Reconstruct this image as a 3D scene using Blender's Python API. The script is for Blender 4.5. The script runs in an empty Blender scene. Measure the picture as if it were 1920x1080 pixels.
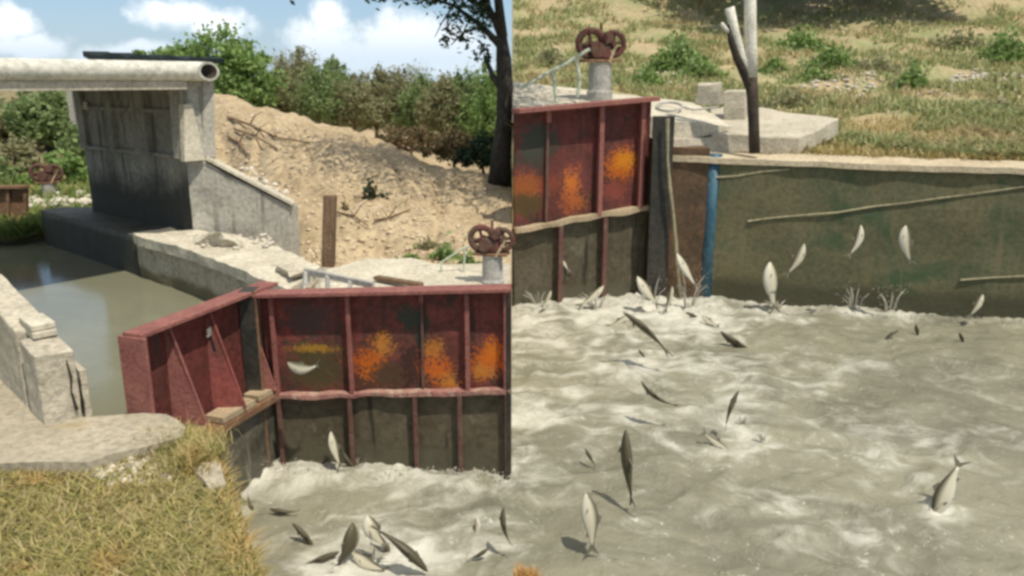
import bpy, bmesh, math, random
import numpy as np
from mathutils import Vector, Matrix, noise
R = math.radians
sc = bpy.context.scene
col = sc.collection

# ------------------------------------------------------------------ camera, sky, sun
H = 3.6
F = 1500.0
PITCH = math.atan(390 / F)
cam_d = bpy.data.cameras.new('camera')
cam = bpy.data.objects.new('camera', cam_d); col.objects.link(cam)
cam.location = (0, 0, H)
cam.rotation_euler = (math.pi / 2 - PITCH, 0, 0)
cam_d.sensor_width = 36
cam_d.lens = 36 * F / 1920
cam_d.clip_end = 6000
sc.camera = cam
sc.view_settings.view_transform = 'Standard'
sc.view_settings.look = 'None'
sc.view_settings.gamma = 1
sc.view_settings.exposure = 0.33
sc.cycles.pixel_filter_type = 'BLACKMAN_HARRIS'
sc.cycles.filter_width = 3.1

SUN_EL, SUN_AZ = 63.0, 140.0           # azimuth clockwise from +Y (the view direction)
world = bpy.data.worlds.new('World'); sc.world = world
world.use_nodes = True
wn = world.node_tree; wn.nodes.clear()


def N(nt, typ, **kw):
    n = nt.nodes.new(typ)
    for k, v in kw.items():
        if k.startswith('i_'):
            n.inputs[k[2:].replace('_', ' ')].default_value = v
        else:
            setattr(n, k, v)
    return n


def math_n(nt, op, a, b=None, c=None, clamp=False):
    n = nt.nodes.new('ShaderNodeMath'); n.operation = op; n.use_clamp = clamp
    for i, v in enumerate((a, b, c)):
        if v is None: continue
        if isinstance(v, (int, float)): n.inputs[i].default_value = v
        else: nt.links.new(v, n.inputs[i])
    return n.outputs[0]


def smooth(nt, val, lo, hi):
    n = nt.nodes.new('ShaderNodeMapRange'); n.interpolation_type = 'SMOOTHSTEP'
    nt.links.new(val, n.inputs[0])
    n.inputs[1].default_value = lo; n.inputs[2].default_value = hi
    n.inputs[3].default_value = 0; n.inputs[4].default_value = 1
    return n.outputs[0]


def mixc(nt, fac, a, b):
    n = nt.nodes.new('ShaderNodeMix'); n.data_type = 'RGBA'
    if isinstance(fac, (int, float)): n.inputs[0].default_value = fac
    else: nt.links.new(fac, n.inputs[0])
    for i, v in ((6, a), (7, b)):
        if isinstance(v, (tuple, list)): n.inputs[i].default_value = (*v[:3], 1)
        else: nt.links.new(v, n.inputs[i])
    return n.outputs[2]


def noise_n(nt, vec, scale, detail=4, rough=.55, dist=0.0):
    n = nt.nodes.new('ShaderNodeTexNoise')
    n.inputs['Scale'].default_value = scale; n.inputs['Detail'].default_value = detail
    n.inputs['Roughness'].default_value = rough; n.inputs['Distortion'].default_value = dist
    if vec is not None: nt.links.new(vec, n.inputs['Vector'])
    return n.outputs['Fac']


sky = N(wn, 'ShaderNodeTexSky', sky_type='NISHITA', sun_disc=False, sun_elevation=R(SUN_EL), sun_rotation=R(SUN_AZ))
sky.air_density = 1.0; sky.dust_density = 0.6; sky.ozone_density = 2.0
tc = N(wn, 'ShaderNodeTexCoord')
sep = N(wn, 'ShaderNodeSeparateXYZ'); wn.links.new(tc.outputs['Generated'], sep.inputs[0])
ymax = math_n(wn, 'MAXIMUM', sep.outputs[1], 0.12)
u = math_n(wn, 'DIVIDE', sep.outputs[0], ymax)
v = math_n(wn, 'DIVIDE', sep.outputs[2], ymax)
comb = N(wn, 'ShaderNodeCombineXYZ'); wn.links.new(u, comb.inputs[0]); wn.links.new(v, comb.inputs[1])
n1 = noise_n(wn, comb.outputs[0], 14, 6, .6)
n2 = noise_n(wn, comb.outputs[0], 45, 4, .6)


def cloud_blob(cu, cv, ru, rv):
    a = math_n(wn, 'DIVIDE', math_n(wn, 'SUBTRACT', u, cu), ru)
    b = math_n(wn, 'DIVIDE', math_n(wn, 'SUBTRACT', v, cv), rv)
    d = math_n(wn, 'SQRT', math_n(wn, 'ADD', math_n(wn, 'MULTIPLY', a, a), math_n(wn, 'MULTIPLY', b, b)))
    return math_n(wn, 'SUBTRACT', 1.0, d)


field = None
for (cx, cy, rx, ry) in ((650, 95, 105, 62), (760, 90, 120, 70), (860, 110, 120, 60), (385, 40, 90, 34), (455, 62, 70, 34),
                         (95, 60, 70, 42), (130, 95, 90, 30), (650, 50, 45, 38), (300, 110, 130, 30), (-200, 60, 160, 60), (1500, -160, 300, 110), (2400, 0, 300, 130)):
    bl = cloud_blob((cx - 960) / F * 1.04, (150 - cy) / F * 1.06, rx / F, ry / F)
    field = bl if field is None else math_n(wn, 'MAXIMUM', field, bl)
field = math_n(wn, 'ADD', field, math_n(wn, 'MULTIPLY', math_n(wn, 'SUBTRACT', n1, .5), 2.0))
field = math_n(wn, 'ADD', field, math_n(wn, 'MULTIPLY', math_n(wn, 'SUBTRACT', n2, .5), .5))
cmask = math_n(wn, 'MULTIPLY', smooth(wn, field, -.05, .62), .88)
low = math_n(wn, 'SUBTRACT', 1.0, smooth(wn, v, .02, .085))
ccol = mixc(wn, low, (12.6, 12.8, 13.0), (7.6, 8.8, 9.9))
skyb = mixc(wn, .45, sky.outputs[0], (4.2, 6.5, 9.3))
skyb = mixc(wn, math_n(wn, 'MULTIPLY', smooth(wn, sep.outputs[2], .15, .6), .75), skyb, (6.3, 6.3, 6.1))   # unseen upper sky whitened to make the fill light less blue
bright = math_n(wn, 'MULTIPLY', cmask, smooth(wn, sep.outputs[1], 0, .2))
mx = mixc(wn, bright, skyb, ccol)
bg = N(wn, 'ShaderNodeBackground'); bg.inputs[1].default_value = 0.082
wn.links.new(mx, bg.inputs[0])
wo = N(wn, 'ShaderNodeOutputWorld'); wn.links.new(bg.outputs[0], wo.inputs[0])

sd = bpy.data.lights.new('sun', 'SUN'); sd.energy = 3.4; sd.angle = R(0.6); sd.color = (1, .93, .80)
sun = bpy.data.objects.new('sun', sd); col.objects.link(sun)
tosun = Vector((math.cos(R(SUN_EL)) * math.sin(R(SUN_AZ)), math.cos(R(SUN_EL)) * math.cos(R(SUN_AZ)), math.sin(R(SUN_EL))))
sun.rotation_euler = tosun.to_track_quat('Z', 'Y').to_euler()
sun.location = (10, -10, 30)

# ------------------------------------------------------------------ helpers
cp, sp = math.cos(PITCH), math.sin(PITCH)


def ray(px, py):
    a, b = (px - 960) / F, (540 - py) / F
    return Vector((a, cp + b * sp, -sp + b * cp))


def onY(px, py, y):
    d = ray(px, py); t = y / d.y
    return Vector((d.x * t, y, H + d.z * t))


def onZ(px, py, z):
    d = ray(px, py); t = (z - H) / d.z
    return Vector((d.x * t, d.y * t, z))


def tag(o, label=None, cat=None, group=None, kind=None):
    if label: o['label'] = label
    if cat: o['category'] = cat
    if group: o['group'] = group
    if kind: o['kind'] = kind
    return o


def thing(name, loc, label, cat, group=None):
    o = bpy.data.objects.new(name, None); col.objects.link(o)
    o.location = loc; o.empty_display_size = .2
    return tag(o, label, cat, group)


def wloc(p):
    l = Vector((0, 0, 0))
    while p is not None:
        l += p.location; p = p.parent
    return l


def obj(name, bm, mat, parent=None, smooth_=False):
    """verts are given in world space; the mesh is stored relative to its parent"""
    if isinstance(bm, bpy.types.Mesh): me = bm
    else:
        me = bpy.data.meshes.new(name); bm.to_mesh(me); bm.free()
    if parent is not None:
        me.transform(Matrix.Translation(-wloc(parent)))
    me.materials.append(mat)
    o = bpy.data.objects.new(name, me); col.objects.link(o)
    if parent is not None: o.parent = parent
    if smooth_:
        me.polygons.foreach_set('use_smooth', [True] * len(me.polygons))
    me.update()
    return o


def fbm(p, s=1.0, o=4):
    return noise.fractal(Vector(p) * s, 1.0, 2.0, o)


def roughen(bm, amp, scale, seed=0, cuts=0):
    if cuts: bmesh.ops.subdivide_edges(bm, edges=bm.edges[:], cuts=cuts, use_grid_fill=True)
    for v_ in bm.verts:
        p = v_.co * scale + Vector((seed, seed * 2.3, 0))
        v_.co += Vector((noise.noise(p), noise.noise(p + Vector((31, 0, 0))), noise.noise(p + Vector((0, 47, 0))))) * amp


def prism(top, bottom, bevel=.0, cuts=0, amp=0, scale=3, seed=0, bm=None):
    """solid between two matching polygons"""
    own = bm is None
    b = bmesh.new()
    t = [b.verts.new(p) for p in top]; q = [b.verts.new(p) for p in bottom]
    n = len(t)
    b.faces.new(t); b.faces.new(q[::-1])
    for i in range(n):
        b.faces.new((t[i], q[i], q[(i + 1) % n], t[(i + 1) % n]))
    bmesh.ops.recalc_face_normals(b, faces=b.faces[:])
    if bevel: bmesh.ops.bevel(b, geom=b.edges[:], offset=bevel, segments=1, affect='EDGES')
    if cuts or amp:
        bmesh.ops.triangulate(b, faces=[f for f in b.faces if len(f.verts) > 4])
        if cuts:
            for _ in range(cuts):
                L = sorted(e.calc_length() for e in b.edges)
                th = L[-1] * .45
                bmesh.ops.subdivide_edges(b, edges=[e for e in b.edges if e.calc_length() > th], cuts=1, use_grid_fill=True)
                bmesh.ops.triangulate(b, faces=[f for f in b.faces if len(f.verts) > 4])
        if amp: roughen(b, amp, scale, seed)
    if own: return b
    merge(bm, b)


def merge(bm, b):
    me = bpy.data.meshes.new('tmp'); b.to_mesh(me); b.free(); bm.from_mesh(me); bpy.data.meshes.remove(me)


def slab(top, th, **k):
    return prism(top, [Vector(p) - Vector((0, 0, th)) for p in top], **k)


def bar(a, b_, w, d=None, up=(0, 0, 1), bm=None, bevel=.004):
    """rectangular bar from a to b, width w across, d along 'up'"""
    a, b_ = Vector(a), Vector(b_); d = d or w
    x = (b_ - a).normalized(); u_ = Vector(up)
    s = x.cross(u_).normalized(); u2 = s.cross(x).normalized()
    t = [a - s * w / 2 + u2 * d / 2, a + s * w / 2 + u2 * d / 2, b_ + s * w / 2 + u2 * d / 2, b_ - s * w / 2 + u2 * d / 2]
    q = [p - u2 * d for p in t]
    return prism(t, q, bevel=bevel, bm=bm)


def tube(pts, rad, seg=8, bm=None, cap=True, amp=0, seed=0):
    own = bm is None
    b = bm or bmesh.new()
    pts = [Vector(p) for p in pts]
    if not isinstance(rad, (list, tuple)): rad = [rad] * len(pts)
    rings = []
    prev = None
    for i, p in enumerate(pts):
        d = (pts[min(i + 1, len(pts) - 1)] - pts[max(i - 1, 0)]).normalized()
        if prev is None:
            r = Vector((0, 0, 1)) if abs(d.z) < .9 else Vector((0, 1, 0))
        else: r = prev
        s = (r - d * r.dot(d)).normalized(); t = d.cross(s); prev = s
        ring = []
        for k in range(seg):
            a = k * 2 * math.pi / seg
            rr = rad[i] * (1 + amp * noise.noise(Vector((k * 1.7 + seed, i * .9, seed))))
            ring.append(b.verts.new(p + (s * math.cos(a) + t * math.sin(a)) * rr))
        rings.append(ring)
    for i in range(len(rings) - 1):
        for k in range(seg):
            b.faces.new((rings[i][k], rings[i][(k + 1) % seg], rings[i + 1][(k + 1) % seg], rings[i + 1][k]))
    if cap:
        b.faces.new(rings[0][::-1]); b.faces.new(rings[-1])
    return b


def np_mesh(name, V, Fc):
    me = bpy.data.meshes.new(name)
    V = np.asarray(V, dtype=np.float32).reshape(-1, 3); Fc = np.asarray(Fc, dtype=np.int32)
    k = Fc.shape[1]
    me.vertices.add(len(V)); me.vertices.foreach_set('co', V.ravel())
    me.loops.add(Fc.size); me.loops.foreach_set('vertex_index', Fc.ravel())
    me.polygons.add(len(Fc)); me.polygons.foreach_set('loop_start', np.arange(0, Fc.size, k, dtype=np.int32))
    me.polygons.foreach_set('loop_total', np.full(len(Fc), k, dtype=np.int32))
    me.update(calc_edges=True)
    return me


# ------------------------------------------------------------------ materials
def mat_base(name):
    m = bpy.data.materials.new(name); m.use_nodes = True
    nt = m.node_tree
    bs = nt.nodes['Principled BSDF']
    return m, nt, bs


def pos(nt):
    g = nt.nodes.new('ShaderNodeNewGeometry'); return g.outputs['Position']


def mottled(name, c1, c2, scale=3, rough=.85, bump=.3, fine=25, c3=None, c3_lo=.6, c3_hi=.7, c3_scale=6, streak=None,
            blobs=None, stretch=None, spec=.3, zband=None):
    m, nt, bs = mat_base(name)
    P = pos(nt)
    vec = P
    if stretch:
        mp = nt.nodes.new('ShaderNodeMapping'); mp.inputs['Scale'].default_value = stretch
        nt.links.new(P, mp.inputs[0]); vec = mp.outputs[0]
    a = noise_n(nt, vec, scale, 6, .65)
    c = mixc(nt, smooth(nt, a, .3, .7), c1, c2)
    b = noise_n(nt, P, fine, 4, .7)
    dk = mixc(nt, 1.0, c, c)
    hs = nt.nodes.new('ShaderNodeMix'); hs.data_type = 'RGBA'; hs.blend_type = 'MULTIPLY'
    hs.inputs[0].default_value = .55
    nt.links.new(c, hs.inputs[6])
    g = mixc(nt, smooth(nt, b, .3, .65), (.5, .5, .5), (1.25, 1.22, 1.18))
    nt.links.new(g, hs.inputs[7]); c = hs.outputs[2]
    if c3:
        cn = noise_n(nt, P, c3_scale, 5, .7, .4)
        c = mixc(nt, smooth(nt, cn, c3_lo, c3_hi), c, c3)
    if streak:                      # vertical run marks: colour, threshold
        mp = nt.nodes.new('ShaderNodeMapping'); mp.inputs['Scale'].default_value = (5, 5, .35)
        nt.links.new(P, mp.inputs[0])
        sn = noise_n(nt, mp.outputs[0], 1.6, 5, .6)
        c = mixc(nt, smooth(nt, sn, streak[1], streak[1] + .14), c, streak[0])
    sepn = nt.nodes.new('ShaderNodeSeparateXYZ'); nt.links.new(P, sepn.inputs[0])
    if zband:                       # (z level, softness, colour, strength): waterline stain, on the apron painted shade
        for (zl, sf, cc, st) in zband:
            zz = math_n(nt, 'ADD', sepn.outputs[2], math_n(nt, 'MULTIPLY', math_n(nt, 'SUBTRACT', a, .5), sf * 3))
            k = math_n(nt, 'MULTIPLY', math_n(nt, 'SUBTRACT', 1.0, smooth(nt, zz, zl - sf, zl + sf)), st)
            c = mixc(nt, k, c, cc)
    for bl in (blobs or ()):        # (x, y, z, radius xy, radius z, colour, noise scale, raggedness)
        x, y, z, rx, rz, cc, ns, rg = bl
        dx = math_n(nt, 'DIVIDE', math_n(nt, 'SUBTRACT', sepn.outputs[0], x), rx)
        dz = math_n(nt, 'DIVIDE', math_n(nt, 'SUBTRACT', sepn.outputs[2], z), rz)
        dd = math_n(nt, 'ADD', math_n(nt, 'MULTIPLY', dx, dx), math_n(nt, 'MULTIPLY', dz, dz))
        if y is not None:
            dy = math_n(nt, 'DIVIDE', math_n(nt, 'SUBTRACT', sepn.outputs[1], y), rx)
            dd = math_n(nt, 'ADD', dd, math_n(nt, 'MULTIPLY', dy, dy))
        dd = math_n(nt, 'SQRT', dd)
        nn = noise_n(nt, P, ns, 5, .7, .6)
        dd = math_n(nt, 'ADD', dd, math_n(nt, 'MULTIPLY', math_n(nt, 'SUBTRACT', nn, .5), rg))
        n2_ = noise_n(nt, P, ns * 3.5, 4, .8)
        dd = math_n(nt, 'ADD', dd, math_n(nt, 'MULTIPLY', math_n(nt, 'SUBTRACT', n2_, .5), 2.0 + rg * 1.6))
        c = mixc(nt, math_n(nt, 'MULTIPLY', math_n(nt, 'SUBTRACT', 1.0, smooth(nt, dd, .66, .88)), .92), c, cc)
    nt.links.new(c, bs.inputs['Base Color'])
    bs.inputs['Roughness'].default_value = rough
    bs.inputs['Specular IOR Level'].default_value = spec
    bp = nt.nodes.new('ShaderNodeBump'); bp.inputs['Strength'].default_value = bump; bp.inputs['Distance'].default_value = .03
    nt.links.new(math_n(nt, 'ADD', b, math_n(nt, 'MULTIPLY', a, 1.5)), bp.inputs['Height'])
    nt.links.new(bp.outputs[0], bs.inputs['Normal'])
    return m


def leafy(name, cols, trans=.42, patch=None):
    """colour differs leaf by leaf; patch=(scale, colour list 2) swaps palettes by ground noise"""
    m, nt, bs = mat_base(name)
    g = nt.nodes.new('ShaderNodeNewGeometry')
    def ramp(cs):
        cr = nt.nodes.new('ShaderNodeValToRGB'); nt.links.new(g.outputs['Random Per Island'], cr.inputs[0])
        e = cr.color_ramp.elements
        while len(e) < len(cs): e.new(.5)
        for i, cc in enumerate(cs):
            e[i].position = i / (len(cs) - 1); e[i].color = (*cc, 1)
        return cr.outputs[0]
    c = ramp(cols)
    if patch:
        nn = noise_n(nt, g.outputs['Position'], patch[0], 3, .6)
        c = mixc(nt, smooth(nt, nn, patch[2], patch[3]), c, ramp(patch[1]))
    nt.links.new(c, bs.inputs['Base Color'])
    bs.inputs['Roughness'].default_value = .6
    bs.inputs['Specular IOR Level'].default_value = .25
    tr = nt.nodes.new('ShaderNodeBsdfTranslucent'); nt.links.new(c, tr.inputs[0])
    ms = nt.nodes.new('ShaderNodeMixShader'); ms.inputs[0].default_value = trans
    nt.links.new(bs.outputs[0], ms.inputs[1]); nt.links.new(tr.outputs[0], ms.inputs[2])
    nt.links.new(ms.outputs[0], nt.nodes['Material Output'].inputs[0])
    return m


def plain(name, c, rough=.6, spec=.3, metal=0):
    m, nt, bs = mat_base(name)
    n = noise_n(nt, pos(nt), 14, 4, .6)
    nt.links.new(mixc(nt, smooth(nt, n, .3, .7), tuple(x * .75 for x in c), tuple(min(1, x * 1.2) for x in c)), bs.inputs['Base Color'])
    bs.inputs['Roughness'].default_value = rough; bs.inputs['Specular IOR Level'].default_value = spec
    bs.inputs['Metallic'].default_value = metal
    return m


M = {}
CON = (.42, .38, .30); CON2 = (.55, .50, .40)
M['concrete'] = mottled('concrete', CON, CON2, 2.2, .9, .5, 22, (.25, .22, .16), .6, .75, 3, streak=((.28, .24, .18), .6))
M['concrete_white'] = mottled('pale concrete', (.50, .455, .36), (.64, .595, .48), 1.6, .9, .3, 20, (.36, .32, .24), .55, .70, 2.2)
M['concrete_grey'] = mottled('grey concrete', (.34, .33, .29), (.46, .44, .38), 1.6, .9, .4, 18, (.20, .19, .16), .56, .75, 2, streak=((.17, .155, .12), .53))
M['abutment'] = mottled('stained abutment concrete', (.22, .21, .185), (.34, .325, .28), 1.3, .9, .4, 14,
                        zband=((2.15, .26, (.05, .05, .042), .93),), streak=((.10, .095, .08), .54))
M['pad'] = mottled('worn concrete pad', (.34, .30, .225), (.42, .375, .285), 1.8, .9, .35, 20, (.34, .25, .10), .56, .72, 1.4)
M['pipe'] = mottled('weathered pipe', (.56, .55, .48), (.68, .66, .58), 1.5, .6, .15, 12, streak=((.4, .38, .32), .6))
M['tarp'] = plain('dark sheet', (.012, .02, .022), .7)
RED = (.34, .105, .088); RED2 = (.19, .082, .066)
M['red_beam'] = mottled('faded red steel', (.31, .13, .105), (.23, .085, .075), 4, .6, .35, 30, (.36, .17, .12), .6, .75, 8)
M['red_leaf'] = mottled('red steel of the side leaf', (.29, .080, .070), (.17, .064, .052), 2.4, .65, .35, 20, (.30, .08, .06), .56, .70, 5, streak=((.14, .08, .065), .57))
M['wet_panel'] = mottled('slimy steel below the lip', (.16, .135, .09), (.23, .20, .14), 2.2, .6, .3, 12, (.30, .26, .19), .58, .7, 7, streak=((.07, .065, .045), .6), zband=((.22, .05, (.20, .19, .13), .7),))
M['rust'] = mottled('rust', (.17, .09, .05), (.28, .17, .10), 6, .85, .5, 30, (.12, .05, .035), .55, .7, 5)
M['worn_lip'] = mottled('worn pinkish lip', (.42, .25, .20), (.30, .12, .11), 4, .8, .5, 25, (.45, .33, .24), .5, .62, 6)
M['old_steel'] = mottled('stained dark red steel', (.12, .05, .045), (.16, .10, .075), 5, .7, .4, 25)
M['dark_steel'] = mottled('dark wet steel', (.025, .025, .022), (.06, .055, .045), 3, .6, .3, 20)
M['timber'] = mottled('weathered timber', (.14, .085, .05), (.24, .16, .10), 3, .85, .5, 30, stretch=(9, 9, .8))
M['plank'] = mottled('pale plank', (.36, .28, .18), (.46, .36, .24), 4, .85, .4, 24)
M['sand'] = mottled('sandy earth bank', (.375, .29, .18), (.485, .39, .255), .7, .95, 1.0, 9, (.29, .21, .135), .54, .70, 1.4)
M['dirt'] = mottled('dark earth under the trees', (.30, .24, .17), (.44, .36, .26), 1.2, .95, .8, 8, (.22, .20, .12), .5, .7, 2)
M['soil'] = mottled('grassy soil', (.30, .23, .12), (.22, .18, .08), 2, .95, .8, 12, (.14, .15, .05), .5, .65, 3)
M['hill'] = mottled('dry grassy slope', (.42, .33, .20), (.24, .27, .12), .5, .95, .9, 6, (.40, .31, .18), .50, .62, .55)
M['wetwall'] = mottled('algae covered wall', (.15, .132, .070), (.105, .112, .062), .8, .75, .3, 14, (.055, .085, .042), .48, .66, .9,
                       streak=((.15, .13, .07), .56), zband=((.35, .12, (.055, .052, .030), .8),))
M['coping'] = mottled('coping concrete', (.46, .38, .26), (.56, .48, .34), 2, .9, .4, 18)
M['groove'] = plain('pale cement line', (.30, .27, .17), .9)
M['blue'] = mottled('blue painted steel', (.035, .095, .14), (.06, .14, .19), 3, .45, .3, 14, (.03, .06, .08), .55, .7, 3)
M['white_paint'] = mottled('whitewash on wood', (.62, .60, .52), (.75, .72, .63), 5, .8, .4, 25, (.35, .32, .26), .62, .7, 9)
M['char_or_shade'] = mottled('blackened wood and hollow shade', (.03, .025, .02), (.08, .06, .045), 5, .85, .5, 25)  # also paints the shade in the wall slot and the pipe bore
M['bark'] = mottled('dark bark', (.035, .032, .028), (.07, .062, .052), 4, .9, .9, 20, stretch=(6, 6, 1.2))
M['twig'] = mottled('dry branch', (.16, .10, .06), (.26, .18, .11), 6, .9, .4, 30)
M['hoist_red'] = mottled('dull red machine paint', (.18, .055, .05), (.08, .04, .032), 8, .8, .5, 30, (.13, .085, .06), .45, .6, 9)
M['pale_pipe'] = plain('pale green pipe', (.50, .55, .42), .5)
M['drum'] = mottled('grey drum', (.30, .29, .27), (.42, .41, .38), 5, .7, .3, 18, streak=((.2, .16, .13), .6))
M['stone'] = mottled('pale rubble', (.55, .50, .42), (.72, .67, .58), 4, .9, .6, 20)
M['sandstone'] = mottled('sandy clods', (.50, .39, .26), (.66, .55, .41), 3, .95, .6, 16)
M['leaf_green'] = leafy('green foliage', [(.16, .23, .09), (.24, .32, .13), (.33, .41, .18)])
M['leaf_olive'] = leafy('olive foliage', [(.21, .23, .11), (.30, .31, .15), (.38, .37, .21), (.32, .27, .17)])
M['leaf_bright'] = leafy('bright foliage', [(.15, .25, .07), (.24, .36, .11), (.34, .45, .17)])
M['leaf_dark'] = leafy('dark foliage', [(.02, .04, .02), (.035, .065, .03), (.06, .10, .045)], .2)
M['leaf_dry'] = leafy('dry foliage', [(.17, .12, .06), (.24, .17, .09), (.14, .15, .07)])
M['leaf_weed'] = leafy('weed leaves', [(.15, .24, .06), (.24, .36, .10), (.36, .46, .19), (.13, .18, .06)])
M['grass_near'] = leafy('near grass', [(.24, .25, .07), (.38, .36, .11), (.56, .46, .20), (.18, .19, .055), (.66, .56, .31), (.34, .25, .10)], .35,
                        (1.3, [(.50, .33, .11), (.60, .42, .16), (.42, .27, .09), (.68, .54, .27)], .48, .62))
M['grass_hill'] = leafy('slope grass', [(.26, .30, .11), (.40, .38, .19), (.20, .28, .10), (.48, .43, .24)], .35,
                        (.6, [(.50, .40, .22), (.58, .48, .28), (.40, .32, .17), (.32, .32, .14)], .50, .62))


def gate_paint(name, flecks):
    return mottled(name, RED, RED2, 2.2, .6, .35, 18, (.12, .085, .07), .52, .66, 3.5, blobs=flecks, streak=((.13, .075, .06), .57))


# muddy churned water
def water_mat(name, mud, mud2, foam, f_lo, f_hi, blobs, rough=.28, bump=.5, scale=1.0, spec=.4, use_attr=False):
    m, nt, bs = mat_base(name)
    P = pos(nt)
    a = noise_n(nt, P, .45 * scale, 6, .62, 1.6)
    c = mixc(nt, smooth(nt, a, .35, .65), mud, mud2)
    sepn = nt.nodes.new('ShaderNodeSeparateXYZ'); nt.links.new(P, sepn.inputs[0])
    tot = None
    for (x, y, rx, ry, st) in blobs:
        dx = math_n(nt, 'DIVIDE', math_n(nt, 'SUBTRACT', sepn.outputs[0], x), rx)
        dy = math_n(nt, 'DIVIDE', math_n(nt, 'SUBTRACT', sepn.outputs[1], y), ry)
        dd = math_n(nt, 'SQRT', math_n(nt, 'ADD', math_n(nt, 'MULTIPLY', dx, dx), math_n(nt, 'MULTIPLY', dy, dy)))
        k = math_n(nt, 'MULTIPLY', math_n(nt, 'SUBTRACT', 1.0, smooth(nt, dd, .1, 1.0)), st)
        tot = k if tot is None else math_n(nt, 'MAXIMUM', tot, k)
    b = noise_n(nt, P, 1.7 * scale, 7, .68, 1.4)
    if tot is not None:
        b2 = math_n(nt, 'ADD', b, tot)
    else: b2 = b
    if use_attr:
        an = nt.nodes.new('ShaderNodeAttribute'); an.attribute_name = 'foam'
        b2 = math_n(nt, 'ADD', b2, an.outputs['Fac'])
    c = mixc(nt, math_n(nt, 'MULTIPLY', smooth(nt, b2, f_lo, f_hi), .85), c, foam)
    fl = noise_n(nt, P, 13 * scale, 4, .75, .6)
    c = mixc(nt, math_n(nt, 'MULTIPLY', smooth(nt, math_n(nt, 'ADD', fl, math_n(nt, 'MULTIPLY', b, .25)), .74, .84), .7), c, foam)
    nt.links.new(c, bs.inputs['Base Color'])
    bs.inputs['Roughness'].default_value = rough
    bs.inputs['Specular IOR Level'].default_value = spec
    bs.inputs['IOR'].default_value = 1.33
    w = noise_n(nt, P, 5 * scale, 6, .68, .8)
    bp = nt.nodes.new('ShaderNodeBump'); bp.inputs['Strength'].default_value = bump; bp.inputs['Distance'].default_value = .05
    w2 = noise_n(nt, P, 22 * scale, 3, .6, .3)
    nt.links.new(math_n(nt, 'ADD', math_n(nt, 'ADD', w, b), math_n(nt, 'MULTIPLY', w2, .22)), bp.inputs['Height'])
    nt.links.new(bp.outputs[0], bs.inputs['Normal'])
    return m


ZP = .92                                       # upper pond level
# ------------------------------------------------------------------ lower churned water
fo = []
for (px, py, rx, ry, st) in ((1040, 760, .9, .55, .30), (1130, 640, 2.2, .9, .18), (1290, 590, 1.6, .9, .22), (1480, 610, 2.0, .9, .12), (700, 1060, .9, .5, .3),
                             (470, 880, .35, .5, .3), (760, 875, 1.8, .22, .16), (1700, 595, 3.5, .7, .1), (980, 770, .7, .5, .3),
                             (1500, 1000, .9, .5, .16), (620, 1075, .8, .3, .25), (1180, 545, 1.5, .9, .2)):
    p = onZ(px, py, 0); fo.append((p.x, p.y, rx, ry, st))
M['water'] = water_mat('muddy churned water', (.195, .188, .135), (.28, .265, .19), (.68, .66, .57), .55, 1.02, [], rough=.14, bump=.75, spec=.5, use_attr=True)
M['pond'] = water_mat('still pond water', (.19, .19, .13), (.235, .23, .16), (.29, .28, .21), .8, 1.0, [], rough=.10, bump=.05, scale=.6, spec=.6)


def grid_mesh(name, xs, ys, hf):
    X, Y = np.meshgrid(xs, ys)
    V = np.zeros((X.size, 3)); V[:, 0] = X.ravel(); V[:, 1] = Y.ravel()
    for i in range(len(V)): V[i, 2] = hf(V[i, 0], V[i, 1])
    nx, ny = len(xs), len(ys)
    i = np.arange(nx - 1)[None, :] + np.arange(ny - 1)[:, None] * nx
    Fc = np.stack([i, i + 1, i + 1 + nx, i + nx], -1).reshape(-1, 4)
    return np_mesh(name, V, Fc)


SEG = [((-2.45, 7.2), (-.02, 6.95), .30), ((0.0, 12.9), (2.45, 13.6), .35), ((2.4, 13.3), (3.6, 13.3), .8), ((3.5, 13.1), (9, 11.9), .30), ((-2.9, 6.5), (-2.5, 7.0), .3)]
SPOT = [(onZ(px, py, 0).x, onZ(px, py, 0).y, r_, st) for (px, py, r_, st) in ((1230, 580, .9, .5), (1290, 600, 1.1, .45), (1120, 590, .8, .3), (1300, 690, 1.0, .12), (640, 1070, .55, .5), (740, 1050, .5, .4), (690, 1000, .4, .3), (470, 900, .35, .45), (450, 960, .2, .4), (440, 870, .2, .4),
    (905, 990, .35, .25), (1000, 770, .6, .28), (1090, 740, .5, .22), (1180, 690, .8, .16), (985, 600, .8, .25), (1765, 955, .3, .35), (1640, 1020, .35, .25), (1490, 1010, .5, .2), (1400, 830, .4, .25), (1380, 790, .3, .2), (1690, 590, .6, .4), (1600, 585, .5, .3), (1450, 585, .6, .35), (560, 905, .4, .2), (800, 900, .5, .18), (1200, 1020, .4, .1))]


def shore(x, y):
    w = 0
    for (a, b_, r_) in SEG:
        dx, dy = b_[0] - a[0], b_[1] - a[1]
        t_ = max(0, min(1, ((x - a[0]) * dx + (y - a[1]) * dy) / (dx * dx + dy * dy)))
        d = math.hypot(x - a[0] - t_ * dx, y - a[1] - t_ * dy)
        w = max(w, 1 - d / (r_ * 2.2))
    k = 0
    for (cx_, cy_, r_, st) in SPOT:
        d = math.hypot(x - cx_, (y - cy_) * .8)
        if d < r_: k = max(k, (1 - d / r_) * st * 1.4)
    return max(0, w), k


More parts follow.
